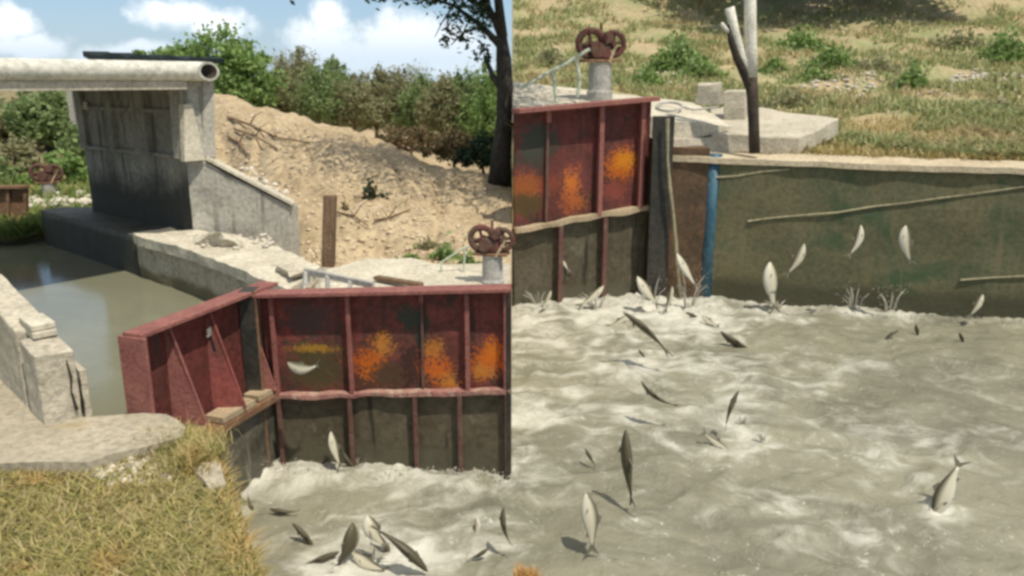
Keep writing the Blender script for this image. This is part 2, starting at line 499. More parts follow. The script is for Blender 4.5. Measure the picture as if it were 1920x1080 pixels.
def wh(x, y):
    p = Vector((x, y, 0))
    n = noise.noise(p * .9) * .05 + noise.noise(p * 2.4 + Vector((0, 0, 4))) * .035
    q = p * 1.9 + Vector((noise.noise(p * 1.3), noise.noise(p * 1.3 + Vector((9, 9, 9))), 0)) * .9
    n += (1 - abs(noise.noise(q))) ** 4 * .045 + noise.noise(p * 7) * .014
    if 2 < y < 15 and -4 < x < 11:
        w, k = shore(x, y)
        if w > 0 or k > 0:
            rg_ = abs(noise.noise(p * 6 + Vector((3, 1, 0)))) + .6 * abs(noise.noise(p * 14))
            n += (w * .07 + k * .12) * rg_
    return n - .045


def foam_amt(x, y):
    w, k = shore(x, y)
    p = Vector((x * .8, y * 1.5, 2))
    q = p + Vector((noise.noise(p * .8), noise.noise(p * .8 + Vector((5, 5, 5))), 0)) * 1.1
    lace = (1 - abs(noise.noise(q * 1.3))) ** 7 * .22 + (1 - abs(noise.noise(q * 3.1))) ** 6 * .12
    near = math.exp(-((x - 1.6) / 2.6) ** 2) * min(1, max(0, (y - 5.0) / 3.5)) + (math.exp(-((x + 1.3) / 1.4) ** 2) * .55 if x < .3 else 0)
    return w * .19 + k * .66 + lace * (.30 + .75 * near + .35 * noise.noise(p * .35)) + .10 * near + .08 * noise.noise(p * .45 + Vector((4, 4, 4)))


xs = np.concatenate([np.linspace(-60, -4.2, 12), np.arange(-4, 10.5, .05), np.linspace(11, 80, 14)])
ys = np.concatenate([np.linspace(-60, 2, 14), np.arange(2.3, 9, .042), np.arange(9, 15.5, .06), np.linspace(15.7, 22, 5)])
me = grid_mesh('river_water', xs, ys, wh)
at = me.attributes.new('foam', 'FLOAT', 'POINT')
co = np.empty(len(me.vertices) * 3, dtype=np.float32); me.vertices.foreach_get('co', co); co = co.reshape(-1, 3)
at.data.foreach_set('value', np.array([foam_amt(float(a), float(b_)) if (-5 < a < 11 and 2 < b_ < 16) else .1 for a, b_ in co[:, :2]], dtype=np.float32))
tag(obj('river_water', me, M['water'], None, True), kind='structure')

# far ground sheet
bm = bmesh.new()
v4 = [bm.verts.new(p) for p in ((-3000, -3000, -1.2), (3000, -3000, -1.2), (3000, 3000, -1.2), (-3000, 3000, -1.2))]
bm.faces.new(v4)
tag(obj('ground', bm, M['soil']), kind='structure')


# ------------------------------------------------------------------ terrain lofts
def catmull(P, t):
    n = len(P); f = t * (n - 1); i = min(int(f), n - 2); u_ = f - i
    p0, p1, p2, p3 = P[max(i - 1, 0)], P[i], P[i + 1], P[min(i + 2, n - 1)]
    return .5 * ((2 * p1) + (-p0 + p2) * u_ + (2 * p0 - 5 * p1 + 4 * p2 - p3) * u_ ** 2 + (-p0 + 3 * p1 - 3 * p2 + p3) * u_ ** 3)


def loft(rows, nu, nv, disp, skirt=-1.3, linear=False):
    """rows: list of rows of points (same length). returns vertex grid and mesh"""
    rows = [[np.array(p, dtype=float) for p in r] for r in rows]
    fine = []
    for r in rows: fine.append([catmull(r, k / (nu - 1)) for k in range(nu)])
    G = np.zeros((nv, nu, 3))
    for k in range(nu):
        c_ = [f[k] for f in fine]
        for j in range(nv): G[j, k] = catmull(c_, j / (nv - 1))
    for j in range(nv):
        for k in range(nu): G[j, k, 2] += disp(G[j, k])
    # keep side columns straight, add skirts
    V = [tuple(p) for p in G.reshape(-1, 3)]
    Fc = [(j * nu + k, j * nu + k + 1, (j + 1) * nu + k + 1, (j + 1) * nu + k) for j in range(nv - 1) for k in range(nu - 1)]
    border = [(0, k) for k in range(nu)] + [(j, nu - 1) for j in range(1, nv)] + [(nv - 1, k) for k in range(nu - 2, -1, -1)] + [(j, 0) for j in range(nv - 2, 0, -1)]
    base = len(V)
    for (j, k) in border: V.append((G[j, k, 0], G[j, k, 1], skirt))
    n = len(border)
    for q in range(n):
        a, b_ = border[q], border[(q + 1) % n]
        Fc.append((a[0] * nu + a[1], base + q, base + (q + 1) % n, b_[0] * nu + b_[1]))
    return G, np_mesh('terrain', V, np.array(Fc))


def scatter(G, n, rnd, u_rng=(0, 1), v_rng=(0, 1)):
    nv, nu = G.shape[:2]
    a = rnd.uniform(u_rng[0], u_rng[1], n) * (nu - 1.001); b_ = rnd.uniform(v_rng[0], v_rng[1], n) * (nv - 1.001)
    i, j = a.astype(int), b_.astype(int); fa, fb = (a - i)[:, None], (b_ - j)[:, None]
    return (G[j, i] * (1 - fa) + G[j, i + 1] * fa) * (1 - fb) + (G[j + 1, i] * (1 - fa) + G[j + 1, i + 1] * fa) * fb


def rp(px, py, y): p = onY(px, py, y); return (p.x, p.y, p.z)


def col_at(x, y, z): return (x, y, z)


def bank_disp(p):
    w = min(1, max(0, -p[0] / .6))
    return (fbm((p[0], p[1], 0), .5, 4) * .18 + fbm((p[0], p[1], 3), 2.0, 4) * .10 - max(0, .25 - abs(noise.noise(Vector((p[0] * 1.3 + p[1] * .4, p[1] * .35, 6))))) * .5) * w * min(1, max(.25, (p[1] - 9) / 3))


bank_cols = (330, 430, 500, 600, 700, 780, 860, 959)
r0 = [(onY(max(px, 520 + (px - 330) * .12), 500, 9.2).x, 9.2, 1.15) for px in bank_cols]
r1 = [rp(px, y, d) for px, y, d in zip(bank_cols, (440, 452, 470, 482, 490, 492, 494, 500), (14.9, 13.2, 12.2, 11.5, 11.2, 11.1, 11, 10.8))]
r2 = [rp(px, y, d) for px, y, d in zip(bank_cols, (320, 320, 335, 355, 378, 390, 405, 425), (17.2, 16.6, 15, 14.2, 13.6, 13.2, 13, 12.6))]
r3 = [rp(px, y, d) for px, y, d in zip(bank_cols, (182, 180, 203, 232, 262, 300, 328, 352), (21, 20.5, 20, 19, 18, 17, 16.2, 15.2))]
r4 = [(p[0] * 1.35, p[1] * 1.35, max(1.5, p[2] - .9)) for p in r3[:-1]] + [(-.003, 22, 1.7)]
r5 = [(p[0] * 2.6, 46, 1.6) for p in r4[:-1]] + [(-.003, 46, 1.6)]
for r in (r0, r1, r2, r3): r[-1] = (-.003, r[-1][1], r[-1][2])
Gb, me = loft([r0, r1, r2, r3, r4, r5], 130, 190, bank_disp)
tag(obj('sandy_bank', me, M['sand'], None, True), kind='structure')
BANK = Gb


def hill_disp(p):
    w = min(1, max(0, (p[0] - .05) / 1.0))
    return (fbm((p[0], p[1], 9), .35, 4) * .22 + fbm((p[0], p[1], 13), 1.6, 4) * .07) * w * min(1, max(.15, (p[1] - 14) / 5))


hc = (961, 1100, 1250, 1400, 1600, 1800, 1960, 2300)
dep0 = (13.9, 14.0, 14.3, 13.55, 13.1, 12.75, 12.5, 12.0)
h0 = [rp(px, y, d) for px, y, d in zip(hc, (262, 262, 262, 292, 298, 306, 312, 320), dep0)]
h1 = [rp(px, y, d) for px, y, d in zip(hc, (205, 205, 210, 225, 225, 225, 225, 225), (18, 18, 18, 17.8, 17.5, 17, 17, 17))]
h2 = [rp(px, y, d) for px, y, d in zip(hc, (120, 120, 130, 130, 130, 130, 130, 130), [26] * 8)]
h3 = [rp(px, y, d) for px, y, d in zip(hc, (40, 40, 40, 45, 45, 40, 40, 40), [36] * 8)]
h4 = [rp(px, y, d) for px, y, d in zip(hc, (-60, -60, -60, -60, -60, -60, -60, -60), [50] * 8)]
h5 = [(p[0] * 1.7, 90, p[2] + .5) for p in h4]
for r in (h0, h1, h2, h3, h4, h5): r[0] = (.003, r[0][1], r[0][2])
Gh, me = loft([h0, h1, h2, h3, h4, h5], 150, 200, hill_disp)
tag(obj('hillside', me, M['hill'], None, True), kind='structure')
HILL = Gh

# near grassy bank: its right edge runs beside the churned water
E1 = onZ(392, 826, 1.0); E2 = onZ(478, 1085, 1.0)
ed = (E2 - E1).normalized()
E3 = E2 + ed * 9; E0 = E1 - ed * .25


def near_disp(p):
    return fbm((p[0], p[1], 21), 1.1, 4) * .05


nr = []
for k in range(6):
    e = E0.lerp(E3, k / 5)
    nr.append([(e.x, e.y, 1.0), (e.x - .7, e.y, 1.02), (e.x - 2, e.y, 1.03), (e.x - 4, e.y + .1, 1.05), (e.x - 12, e.y + .3, 1.1)])
Gn, me = loft(nr, 60, 90, near_disp)
tag(obj('near_bank', me, M['soil'], None, True), kind='structure')

# far left bank beyond the pond
La, Lb, Lc = onZ(-260, 452, .95), onZ(62, 446, .95), onZ(178, 396, .95)


def left_disp(p): return fbm((p[0], p[1], 5), .8, 3) * .08


lr = [[(La.x - 4, La.y - 1, 1.0), La, Lb, Lc],
      [(La.x - 4, La.y + 1, 1.15), (La.x, La.y + 1, 1.15), (Lb.x, Lb.y + .8, 1.15), (Lc.x, Lc.y + .6, 1.1)],
      [(La.x - 8, 26, 1.3), (La.x - 3, 26, 1.3), (Lb.x - 3, 26, 1.25), (Lc.x - 3.6, 26, 1.2)],
      [(La.x - 30, 60, 1.4), (La.x - 12, 60, 1.4), (Lb.x - 12, 60, 1.4), (Lc.x - 10, 60, 1.3)]]
Gl, me = loft(lr, 50, 60, left_disp)
tag(obj('far_bank', me, M['soil'], None, True), kind='structure')

# pond
xs = np.concatenate([np.linspace(-60, -14, 8), np.linspace(-13.5, -2.6, 70)])
ys = np.concatenate([np.linspace(5.2, 20, 90), np.linspace(21, 60, 10)])
# split so the pond stays behind the side leaf and the pad
LF0 = onZ(497, 530, 1.73); LF1 = onZ(237, 628, 1.73)          # the side leaf, far and near end
LF0.z = LF1.z = 0
PADC = [onZ(-300, 640, 1.12), onZ(0, 712, 1.12), onZ(86, 797, 1.12), onZ(160, 786, 1.12), onZ(232, 780, 1.12), onZ(312, 778, 1.12)]
bm = bmesh.new()
pond_poly = [(LF0.x - .03, LF0.y + .1), (LF1.x - .03, LF1.y - .1), (PADC[4].x, PADC[4].y - .3), (PADC[2].x, PADC[2].y - .5),
             (PADC[0].x, PADC[0].y - 1), (-60, 3), (-60, 60), (-14, 60), (-9, 17), (-4.0, 15), (-3.0, 12), (LF0.x + .4, 8.2)]
fv = [bm.verts.new((x, y, ZP)) for x, y in pond_poly]
bm.faces.new(fv); bmesh.ops.triangulate(bm, faces=bm.faces[:])
tag(obj('pond_water', bm, M['pond']), kind='structure')

# ------------------------------------------------------------------ concrete pad and near side
top = [onZ(-320, 600, 1.12), onZ(0, 700, 1.12), onZ(120, 772, 1.12), onZ(160, 784, 1.12), onZ(230, 778, 1.12), onZ(312, 774, 1.12),
       onZ(352, 800, 1.12), onZ(340, 818, 1.12), onZ(262, 838, 1.12), onZ(160, 868, 1.12), onZ(0, 868, 1.12), onZ(-320, 860, 1.12)]
o = obj('concrete_pad', slab(top, .55, cuts=4, amp=.02, scale=5, seed=3), M['pad'])
tag(o, 'worn tan concrete pad between the near grass and the still pond', 'concrete pad')
# corner kerb stone by the leaf
top = [onZ(322, 822, 1.08), onZ(396, 822, 1.08), onZ(400, 846, 1.08), onZ(424, 905, 1.08), onZ(395, 915, 1.08), onZ(340, 860, 1.08)]
o = obj('corner_block', slab(top, 1.3, cuts=3, amp=.02, scale=6, seed=5), M['pad'])
tag(o, 'tan concrete corner block at the foot of the red side gate', 'concrete block')

# retaining face of the near bank
bm = prism([E0 + Vector((.0, 0, 0)), E3, E3 + Vector((.05, 0, 0)), E0 + Vector((.05, 0, 0))],
           [Vector((E0.x, E0.y, -.8)), Vector((E3.x, E3.y, -.8)), Vector((E3.x + .12, E3.y, -.8)), Vector((E0.x + .12, E0.y, -.8))], cuts=5, amp=.03, scale=4)
tag(obj('bank_edge_wall', bm, M['rust']), 'brown earthy retaining edge below the near dry grass', 'retaining wall')

# near left concrete wall piece, split by a slot
A = onZ(84, 797, 1.12); B = onZ(156, 784, 1.12); dirn = (onZ(0, 712, 1.12) - A).normalized()
t = thing('broken_wall', A, 'light grey broken concrete wall with a vertical slot, standing on the pad at far left', 'concrete wall')
zA = 1.68


def wp(s, z, far=0): q = A + dirn * s + (B - A) * far; return Vector((q.x, q.y, z))


s1, s2 = .36, .47
for (a_, b_, z0, z1, sd_) in ((0, s1, 1.66, 1.70, 1), (s2, 1.9, 1.74, 1.92, 2)):
    tp = [wp(a_, z0), wp(a_, z0, 1), wp(b_, z1, 1), wp(b_, z1)]
    bt = [wp(a_, 1.0), wp(a_, 1.0, 1), wp(b_, 1.0, 1), wp(b_, 1.0)]
    obj('wall_section', prism(tp, bt, bevel=.008, cuts=4, amp=.007, scale=8, seed=sd_), M['concrete'], t)
obj('slot_shade', prism([wp(s1 - .02, 1.6, .8), wp(s1 - .02, 1.6, .95), wp(s2 + .02, 1.6, .95), wp(s2 + .02, 1.6, .8)],
                     [wp(s1 - .02, 1.0, .8), wp(s1 - .02, 1.0, .95), wp(s2 + .02, 1.0, .95), wp(s2 + .02, 1.0, .8)]), M['char_or_shade'], t)  # dark sheet stands in for the shade inside the slot
# thin broken slab standing against its end
q = B + Vector((.02, .01, 0)); e_ = (B - A).normalized()
q2 = [q, q + e_ * .045, q + e_ * .045 + dirn * .5, q + dirn * .5]
obj('end_plate', prism([Vector((p.x, p.y, 1.50)) for p in q2], [Vector((p.x, p.y, 1.0)) for p in q2], bevel=.004, cuts=3, amp=.012, scale=9), M['concrete'], t)
cr = [wp(0, 1.60, .8), wp(0, 1.46, .86), wp(0, 1.36, .80), wp(0, 1.20, .88)]
obj('crack', tube([p_ + Vector((.004, -.012, 0)) for p_ in cr], [.005, .012, .007, .012], 5, amp=.8), M['char_or_shade'], t)
c0 = wp(.1, 1.24, .45)
for k, (s_, z_, lab) in enumerate(((.52, 1.70, 'lower pale brick lying on the broken wall beside its slot'), (.54, 1.755, 'upper pale brick on top of the other brick on the broken wall'))):
    q = wp(s_ - .06, z_ + .035, .62)
    ax = (-dirn); 
    o = obj('brick', bar(q - ax * .17, q + ax * .17, .17, .05, bevel=.006), M['concrete_white'])
    tag(o, lab, 'brick', 'pale bricks on the broken wall')

# ------------------------------------------------------------------ far pond wall (cracked) and decks
W = [onZ(248, 440, 1.53), onZ(330, 462, 1.53), onZ(420, 492, 1.53), onZ(540, 545, 1.53)]
Wb = [onZ(360, 431, 1.53), onZ(440, 440, 1.53), onZ(520, 462, 1.53), onZ(600, 500, 1.53)]
top = W + Wb[::-1]
t = thing('pond_wall', W[1], 'long cracked pale concrete wall edging the pond behind the red side gate', 'concrete wall')
cap_bm = slab(top, .13, cuts=5, amp=.022, scale=4.5, seed=11)
obj('cap', cap_bm, M['concrete_white'], t)
low_ = [p + Vector((.03, .03, -.13)) for p in W] + [p - Vector((0, .05, .13)) for p in Wb[::-1]]
obj('wall_body', prism(low_, [Vector((p.x, p.y, .3)) for p in low_], cuts=5, amp=.04, scale=2.5, seed=14),
    mottled('pond wall concrete', (.36, .32, .24), (.48, .43, .33), 2.2, .9, .6, 16, (.20, .17, .11), .56, .7, 4, zband=((1.08, .06, (.12, .105, .05), .85),)), t)

# white deck slab behind the main gate
top = [onZ(612, 503, 1.45), onZ(690, 486, 1.45), onZ(770, 484, 1.45), onZ(905, 515, 1.45), onZ(955, 530, 1.45), onZ(955, 560, 1.45), onZ(700, 560, 1.45), onZ(600, 540, 1.45)]
o = obj('deck_slab', slab(top, .14, cuts=4, amp=.02, scale=3, seed=8), M['concrete_white'])
tag(o, 'flat whitish concrete slab behind the large red gate', 'concrete slab')
top = [(-.95, 7.55, 1.40), (-.02, 7.55, 1.42), (-.02, 9.6, 1.42), (-.95, 9.6, 1.40)]
o = obj('channel_wall', prism([Vector(p) for p in top], [Vector((p[0], p[1], -1)) for p in top], cuts=4, amp=.006, scale=3), M['concrete'])
tag(o, 'concrete channel wall running back from the right end of the large red gate', 'channel wall')
bm = bmesh.new()
prism([Vector(p) for p in ((-2.9, 7.5, 1.36), (-1.0, 7.5, 1.36), (-1.0, 9.6, 1.36), (-2.9, 9.6, 1.36))], [Vector(p) for p in ((-2.9, 7.5, -.5), (-1.0, 7.5, -.5), (-1.0, 9.6, -.5), (-2.9, 9.6, -.5))], cuts=3, amp=.02, bm=bm)
tag(obj('gate_footing', bm, M['concrete_grey']), 'grey concrete footing directly behind the large red gate', 'footing')

# ladder like steel frame lying behind the gate
t = thing('steel_frame', onZ(640, 530, 1.5), 'rusty ladder like steel frame lying behind the large red gate', 'steel frame')
a0, a1 = onZ(572, 508, 1.66), onZ(700, 535, 1.60)
b0, b1 = onZ(572, 545, 1.56), onZ(700, 556, 1.50)
obj('rail', bar(a0, a1, .05, .06), M['drum'], t)
obj('rail', bar(b0, b1, .05, .06), M['rust'], t)
for k in range(4):
    f = k / 3
    obj('rung', bar(a0.lerp(a1, f), b0.lerp(b1, f), .035, .04, up=(0, 1, .1)), M['drum'], t)
o = obj('loose_plank', bar(onZ(705, 520, 1.5), onZ(790, 534, 1.5), .09, .04), M['timber']); tag(o, 'dark loose plank lying on the whitish slab behind the large gate', 'plank')
o = obj('broken_lump', prism([onZ(520, 498, 1.62), onZ(560, 492, 1.66), onZ(580, 505, 1.62), onZ(545, 520, 1.6)], [onZ(515, 510, 1.45), onZ(560, 505, 1.45), onZ(590, 520, 1.45), onZ(545, 532, 1.45)], cuts=3, amp=.03, scale=6), M['concrete'])
tag(o, 'broken concrete lump at the corner where the two red gates meet', 'rubble')
o = obj('rubble_mound', prism([onZ(400, 434, 1.75), onZ(425, 437, 1.72), onZ(420, 447, 1.66), onZ(390, 444, 1.66)], [onZ(360, 442, 1.5), onZ(470, 450, 1.5), onZ(480, 470, 1.5), onZ(360, 462, 1.5)], cuts=4, amp=.05, scale=5), M['concrete_white'])
tag(o, 'small whitish mound of broken concrete on the cracked pond wall', 'rubble')

# wooden post
p0 = onZ(616, 500, 1.3); ptop = onY(619, 366, p0.y)
bm = bar(p0, ptop, .15, .13, up=(0, 1, 0)); bmesh.ops.subdivide_edges(bm, edges=bm.edges[:], cuts=2); roughen(bm, .012, 5)
tag(obj('wooden_post', bm, M['timber']), 'upright square brown wooden post at the foot of the sandy bank', 'post')

# ------------------------------------------------------------------ the gates
ZL = .70


def gate(line0, line1, zt0, zt1, zl0, zl1, ribs, name, label, pan, thick=.012, depth=.07, S=1.0, group=None, lip=True, mid_ribs=None, stubs=(), beam=None, lowmat=None, ribmat=None):
    """steel sheet from line0 to line1 (xy) with top beam, lip and ribs towards the camera side n"""
    l0, l1 = Vector((line0[0], line0[1], 0)), Vector((line1[0], line1[1], 0))
    x = (l1 - l0).normalized(); n = Vector((x.y, -x.x, 0))
    t = thing(name, l0, label, 'sluice gate', group)
    Z = lambda q, z: Vector((q.x, q.y, z))
    zt = lambda f: zt0 + (zt1 - zt0) * f
    zl = lambda f: zl0 + (zl1 - zl0) * f
    b_ = l0 - n * thick; c_ = l1 - n * thick
    # upper sheet and lower slimy sheet, slightly dented
    def sheet(zb0, zb1, za0, za1, seed):
        bm = bmesh.new(); nu, nv = 60, 24; g = []
        for j in range(nv):
            row = []
            for k in range(nu):
                f = k / (nu - 1); h = j / (nv - 1)
                p = l0.lerp(l1, f); z = (zb0 + (zb1 - zb0) * f) * (1 - h) + (za0 + (za1 - za0) * f) * h
                row.append(bm.verts.new(Z(p + n * (noise.noise(Vector((f * 6 + seed, z * 2, seed))) * .012 * S), z)))
            g.append(row)
        for j in range(nv - 1):
            for k in range(nu - 1): bm.faces.new((g[j][k], g[j][k + 1], g[j + 1][k + 1], g[j + 1][k]))
        bmesh.ops.solidify(bm, geom=bm.faces[:], thickness=thick * S)
        return bm
    obj('upper_panel', sheet(zl0, zl1, zt0 - .02, zt1 - .02, 3), pan, t, True)
    obj('lower_panel', sheet(-.5, -.5, zl0 - .003, zl1 - .003, 9), lowmat or M['wet_panel'], t, True)
    bmat = beam or M['red_beam']
    w = .09 * S
    obj('top_beam', bar(Z(l0, zt0) + n * (.055 * S), Z(l1, zt1) + n * (.055 * S), .19 * S, .035 * S), bmat, t)
    bm = bar(Z(l0, zl0) + n * (depth * S * .5), Z(l1, zl1) + n * (depth * S * .5), depth * S * 1.25, .045 * S)
    bmesh.ops.subdivide_edges(bm, edges=[e for e in bm.edges if e.calc_length() > .4], cuts=18); roughen(bm, .024 * S, 5 / S)
    if lip: obj('lip', bm, M['plank'] if lip == 'plank' else M['worn_lip'], t)
    for f in ribs:
        p = l0.lerp(l1, f)
        bm = bmesh.new()
        bar(Z(p, zl(f) + .02) + n * depth * S * .5, Z(p, zt(f) - .02 * S) + n * depth * S * .5, .014 * S, depth * S, up=n, bm=bm)
        bar(Z(p, zl(f) + .02) + n * (depth * S + .004), Z(p, zt(f) - .02 * S) + n * (depth * S + .004), .042 * S, .012 * S, up=n, bm=bm)
        obj('rib', bm, ribmat or bmat, t)
    for f in (mid_ribs or ribs):
        p = l0.lerp(l1, f)
        bm = bmesh.new()
        bar(Z(p, -.3) + n * depth * S * .5, Z(p, zl(f) - .024 * S) + n * depth * S * .5, .014 * S, depth * S, up=n, bm=bm)
        bar(Z(p, -.3) + n * (depth * S + .004), Z(p, zl(f) - .024 * S) + n * (depth * S + .004), .042 * S, .012 * S, up=n, bm=bm)
        obj('lower_rib', bm, M['old_steel'], t)
    for f in stubs:
        p = l0.lerp(l1, f)
        obj('rib', bar(Z(p, zt(f) - .12 * S) + n * depth * S * .6, Z(p, zt(f) - .02 * S) + n * depth * S * .6, .04 * S, .03 * S, up=n), bmat, t)
        tb = Z(l0.lerp(l1, f - .005), zl(f) + .03 * S) + n * .02 * S
        obj('rib', bar(tb, Z(p, zt(f) - .12 * S) + n * .02 * S, .022 * S, .035 * S, up=n), M['old_steel'], t)
    return t


# main gate: from the corner post to the channel wall
g0 = onZ(511, 866, 0); g1 = onZ(959, 884, 0)
tz0, tz1 = onY(511, 552, g0.y - .07).z, onY(959, 541, g1.y - .07).z
lz0, lz1 = onY(511, 745, g0.y - .07).z, onY(959, 735, g1.y - .07).z
gw = g1.x - g0.x
fx = lambda px, py=650: (onY(px, py, 7.1).x - g0.x) / gw


def on_gate(px, py, y=7.05): return onY(px, py, y)


ORG = (.82, .23, .035)
ORG2 = (.76, .33, .07)
bl = []
for (px, py, rx, rz, c, ns, rg) in ((590, 690, 70, 60, (.15, .13, .06), 6, .8), (700, 705, 60, 45, (.17, .085, .05), 6, .9),
                                    (585, 655, 50, 10, (.60, .34, .06), 14, 1.6), (690, 680, 34, 32, ORG, 11, 2.0), (718, 645, 20, 26, ORG2, 15, 2.4),
                                    (745, 700, 60, 30, (.16, .10, .06), 7, .9),
                                    (778, 592, 34, 30, (.075, .10, .075), 5, .5), (790, 625, 18, 30, (.085, .09, .07), 6, .6), (770, 680, 24, 50, (.10, .05, .04), 6, .6),
                                    (820, 690, 30, 34, ORG, 13, 2.3), (815, 650, 18, 20, ORG2, 16, 2.4), (845, 715, 20, 22, ORG2, 14, 2.2),
                                    (918, 668, 36, 30, ORG, 9, 1.3), (925, 650, 22, 26, (.80, .26, .03), 12, 1.8), (905, 690, 26, 18, ORG2, 14, 2.2), (575, 600, 60, 45, (.15, .10, .085), 5, .7)):
    p = on_gate(px, py); s_ = 7.4 / F
    bl.append((p.x, None, p.z, rx * s_, rz * s_, c, ns, rg))
M['main_paint'] = gate_paint('faded red gate paint with orange flaking', bl)
ribs = [fx(p) for p in (519, 662, 880, 950)]
main_gate = gate((g0.x, g0.y), (g1.x, g1.y), tz0, tz1, lz0, lz1, ribs, 'sluice_gate',
                 'wide ribbed red steel gate with orange rust patches in front of the whitish slab', M['main_paint'],
                 mid_ribs=[fx(p) for p in (519, 656, 780, 864, 952)], stubs=[fx(797)])
# pale worn curve scratched on the sheet, modelled as a weld bead
pts = [on_gate(px, py, 7.09) for px, py in ((742, 700), (752, 708), (766, 706), (780, 697), (792, 690))]
obj('weld_bead', tube(pts, .011, 6, amp=.5), M['groove'], main_gate)

# side leaf
l0 = Vector((LF0.x, LF0.y, 0)); l1 = Vector((LF1.x, LF1.y, 0))
leafz = 1.73
nrm = Vector(((l1 - l0).normalized().y, -(l1 - l0).normalized().x, 0))
flip = nrm.x < 0
L0, L1 = (l1, l0) if flip else (l0, l1)
side = gate((L0.x, L0.y), (L1.x, L1.y), 1.73, 1.73, .72, .72, [], 'sluice_gate',
            'narrow dark red steel gate leaf set at an angle left of the black corner post', M['red_leaf'], mid_ribs=[.3, .55, .8], lip=False)
x = (L1 - L0).normalized(); n = Vector((x.y, -x.x, 0))
# tapered gusset plates: wide at the foot
for f in (.22, .50, .76):
    p = L0.lerp(L1, f)
    up_ = Vector((0, 0, 1.70)); ft = Vector((0, 0, .78))
    tp = [p + up_, p + up_ + n * .05, p + ft + n * .26 + x * .10, p + ft - x * .02]
    tk = [q + x * .022 for q in tp]
    obj('gusset', prism(tp, tk, bevel=.003), M['red_beam'] if f != .5 else M['red_leaf'], side)
bm = bar(Vector((L0.x, L0.y, .9)) + n * .05, Vector((L0.x, L0.y, 1.72)) + n * .05, .03, .26, up=n)
obj('end_flange', bm, M['red_beam'], side)
# timbers along its foot
for k, (f0, f1, w_, lab) in enumerate(((.40, .66, .2, 'short pale timber at the near foot of the dark red side gate'), (.70, .97, .17, 'short pale timber at the foot of the side gate by the black post'))):
    a_ = L0.lerp(L1, f0) + n * .14; b_ = L0.lerp(L1, f1) + n * .14
    a_.z = b_.z = .77
    bm = bar(a_, b_, w_, .06); roughen(bm, .01, 5)
    tag(obj('timber_block', bm, M['plank']), lab, 'timber', 'timbers at the foot of the side gate')
a_ = L0.lerp(L1, .1) + n * .14; b_ = L0.lerp(L1, 1.0) + n * .14; a_.z = b_.z = .70
obj('lip', bar(a_, b_, .22, .07), M['rust'], side)
# concrete foot below the leaf
q = [L0 + n * .17, L1 + n * .17, L1 - n * .05, L0 - n * .05]
bm = prism([Vector((p.x, p.y, .64)) for p in q], [Vector((p.x, p.y, -.6)) for p in q], cuts=4, amp=.02, scale=4)
tag(obj('gate_sill', bm, mottled('wet sill', (.05, .048, .035), (.13, .12, .09), 2.5, .6, .4, 14, (.3, .28, .22), .62, .75, 3, streak=((.24, .23, .18), .6))), 'dark wet concrete sill below the narrow side gate', 'sill')
# white tag with a hanging black strap on the leaf
pt = L0.lerp(L1, .48) + n * .035; pt.z = 1.50
bm = prism([pt + Vector((0, 0, .035)) + x * .0, pt + x * .09 + Vector((0, 0, .05)), pt + x * .08 - Vector((0, 0, .02)), pt - x * .01 - Vector((0, 0, .035))],
           [p_ + n * .01 for p_ in [pt + Vector((0, 0, .035)), pt + x * .09 + Vector((0, 0, .05)), pt + x * .08 - Vector((0, 0, .02)), pt - x * .01 - Vector((0, 0, .035))]])
tag(obj('paper_scrap', bm, M['concrete_white']), 'small white scrap stuck on the narrow dark red gate', 'scrap')
pts = [pt + x * .04 + Vector((0, 0, -.03)), pt + x * .05 + n * .02 - Vector((0, 0, .16)), pt + x * .13 + n * .03 - Vector((0, 0, .30)), pt + x * .15 + n * .03 - Vector((0, 0, .42))]
tag(obj('strap', tube(pts, .011, 6), M['tarp']), 'thin black strap hanging down the narrow dark red gate', 'strap')

# corner post
pc = onZ(497, 868, 0)
bm = bmesh.new()
zt = onY(497, 541, pc.y).z
bar((pc.x - .01, pc.y - .02, -.5), (pc.x - .01, pc.y - .02, zt), .14, .20, up=(0, 1, 0), bm=bm)
t = thing('corner_post', (pc.x, pc.y, 0), 'black wet steel corner post where the two red gates meet', 'post')
obj('dark_upright', bm, M['dark_steel'], t)
obj('post_flange', bar((pc.x + .075, pc.y - .11, -.5), (pc.x + .075, pc.y - .11, zt), .02, .03, up=(0, 1, 0)), M['rust'], t)

gap_strip = thing('post_or_gap', (-.045, g1.y, 0), 'black strip standing for the dark gap at the right end of the wide red gate', 'post')  # dark strip added where only a black gap shows
obj('dark_upright', bar((-.035, g1.y - .03, -.5), (-.035, g1.y - .03, tz1 - .06), .04, .10, up=(0, 1, 0)), M['dark_steel'], gap_strip)
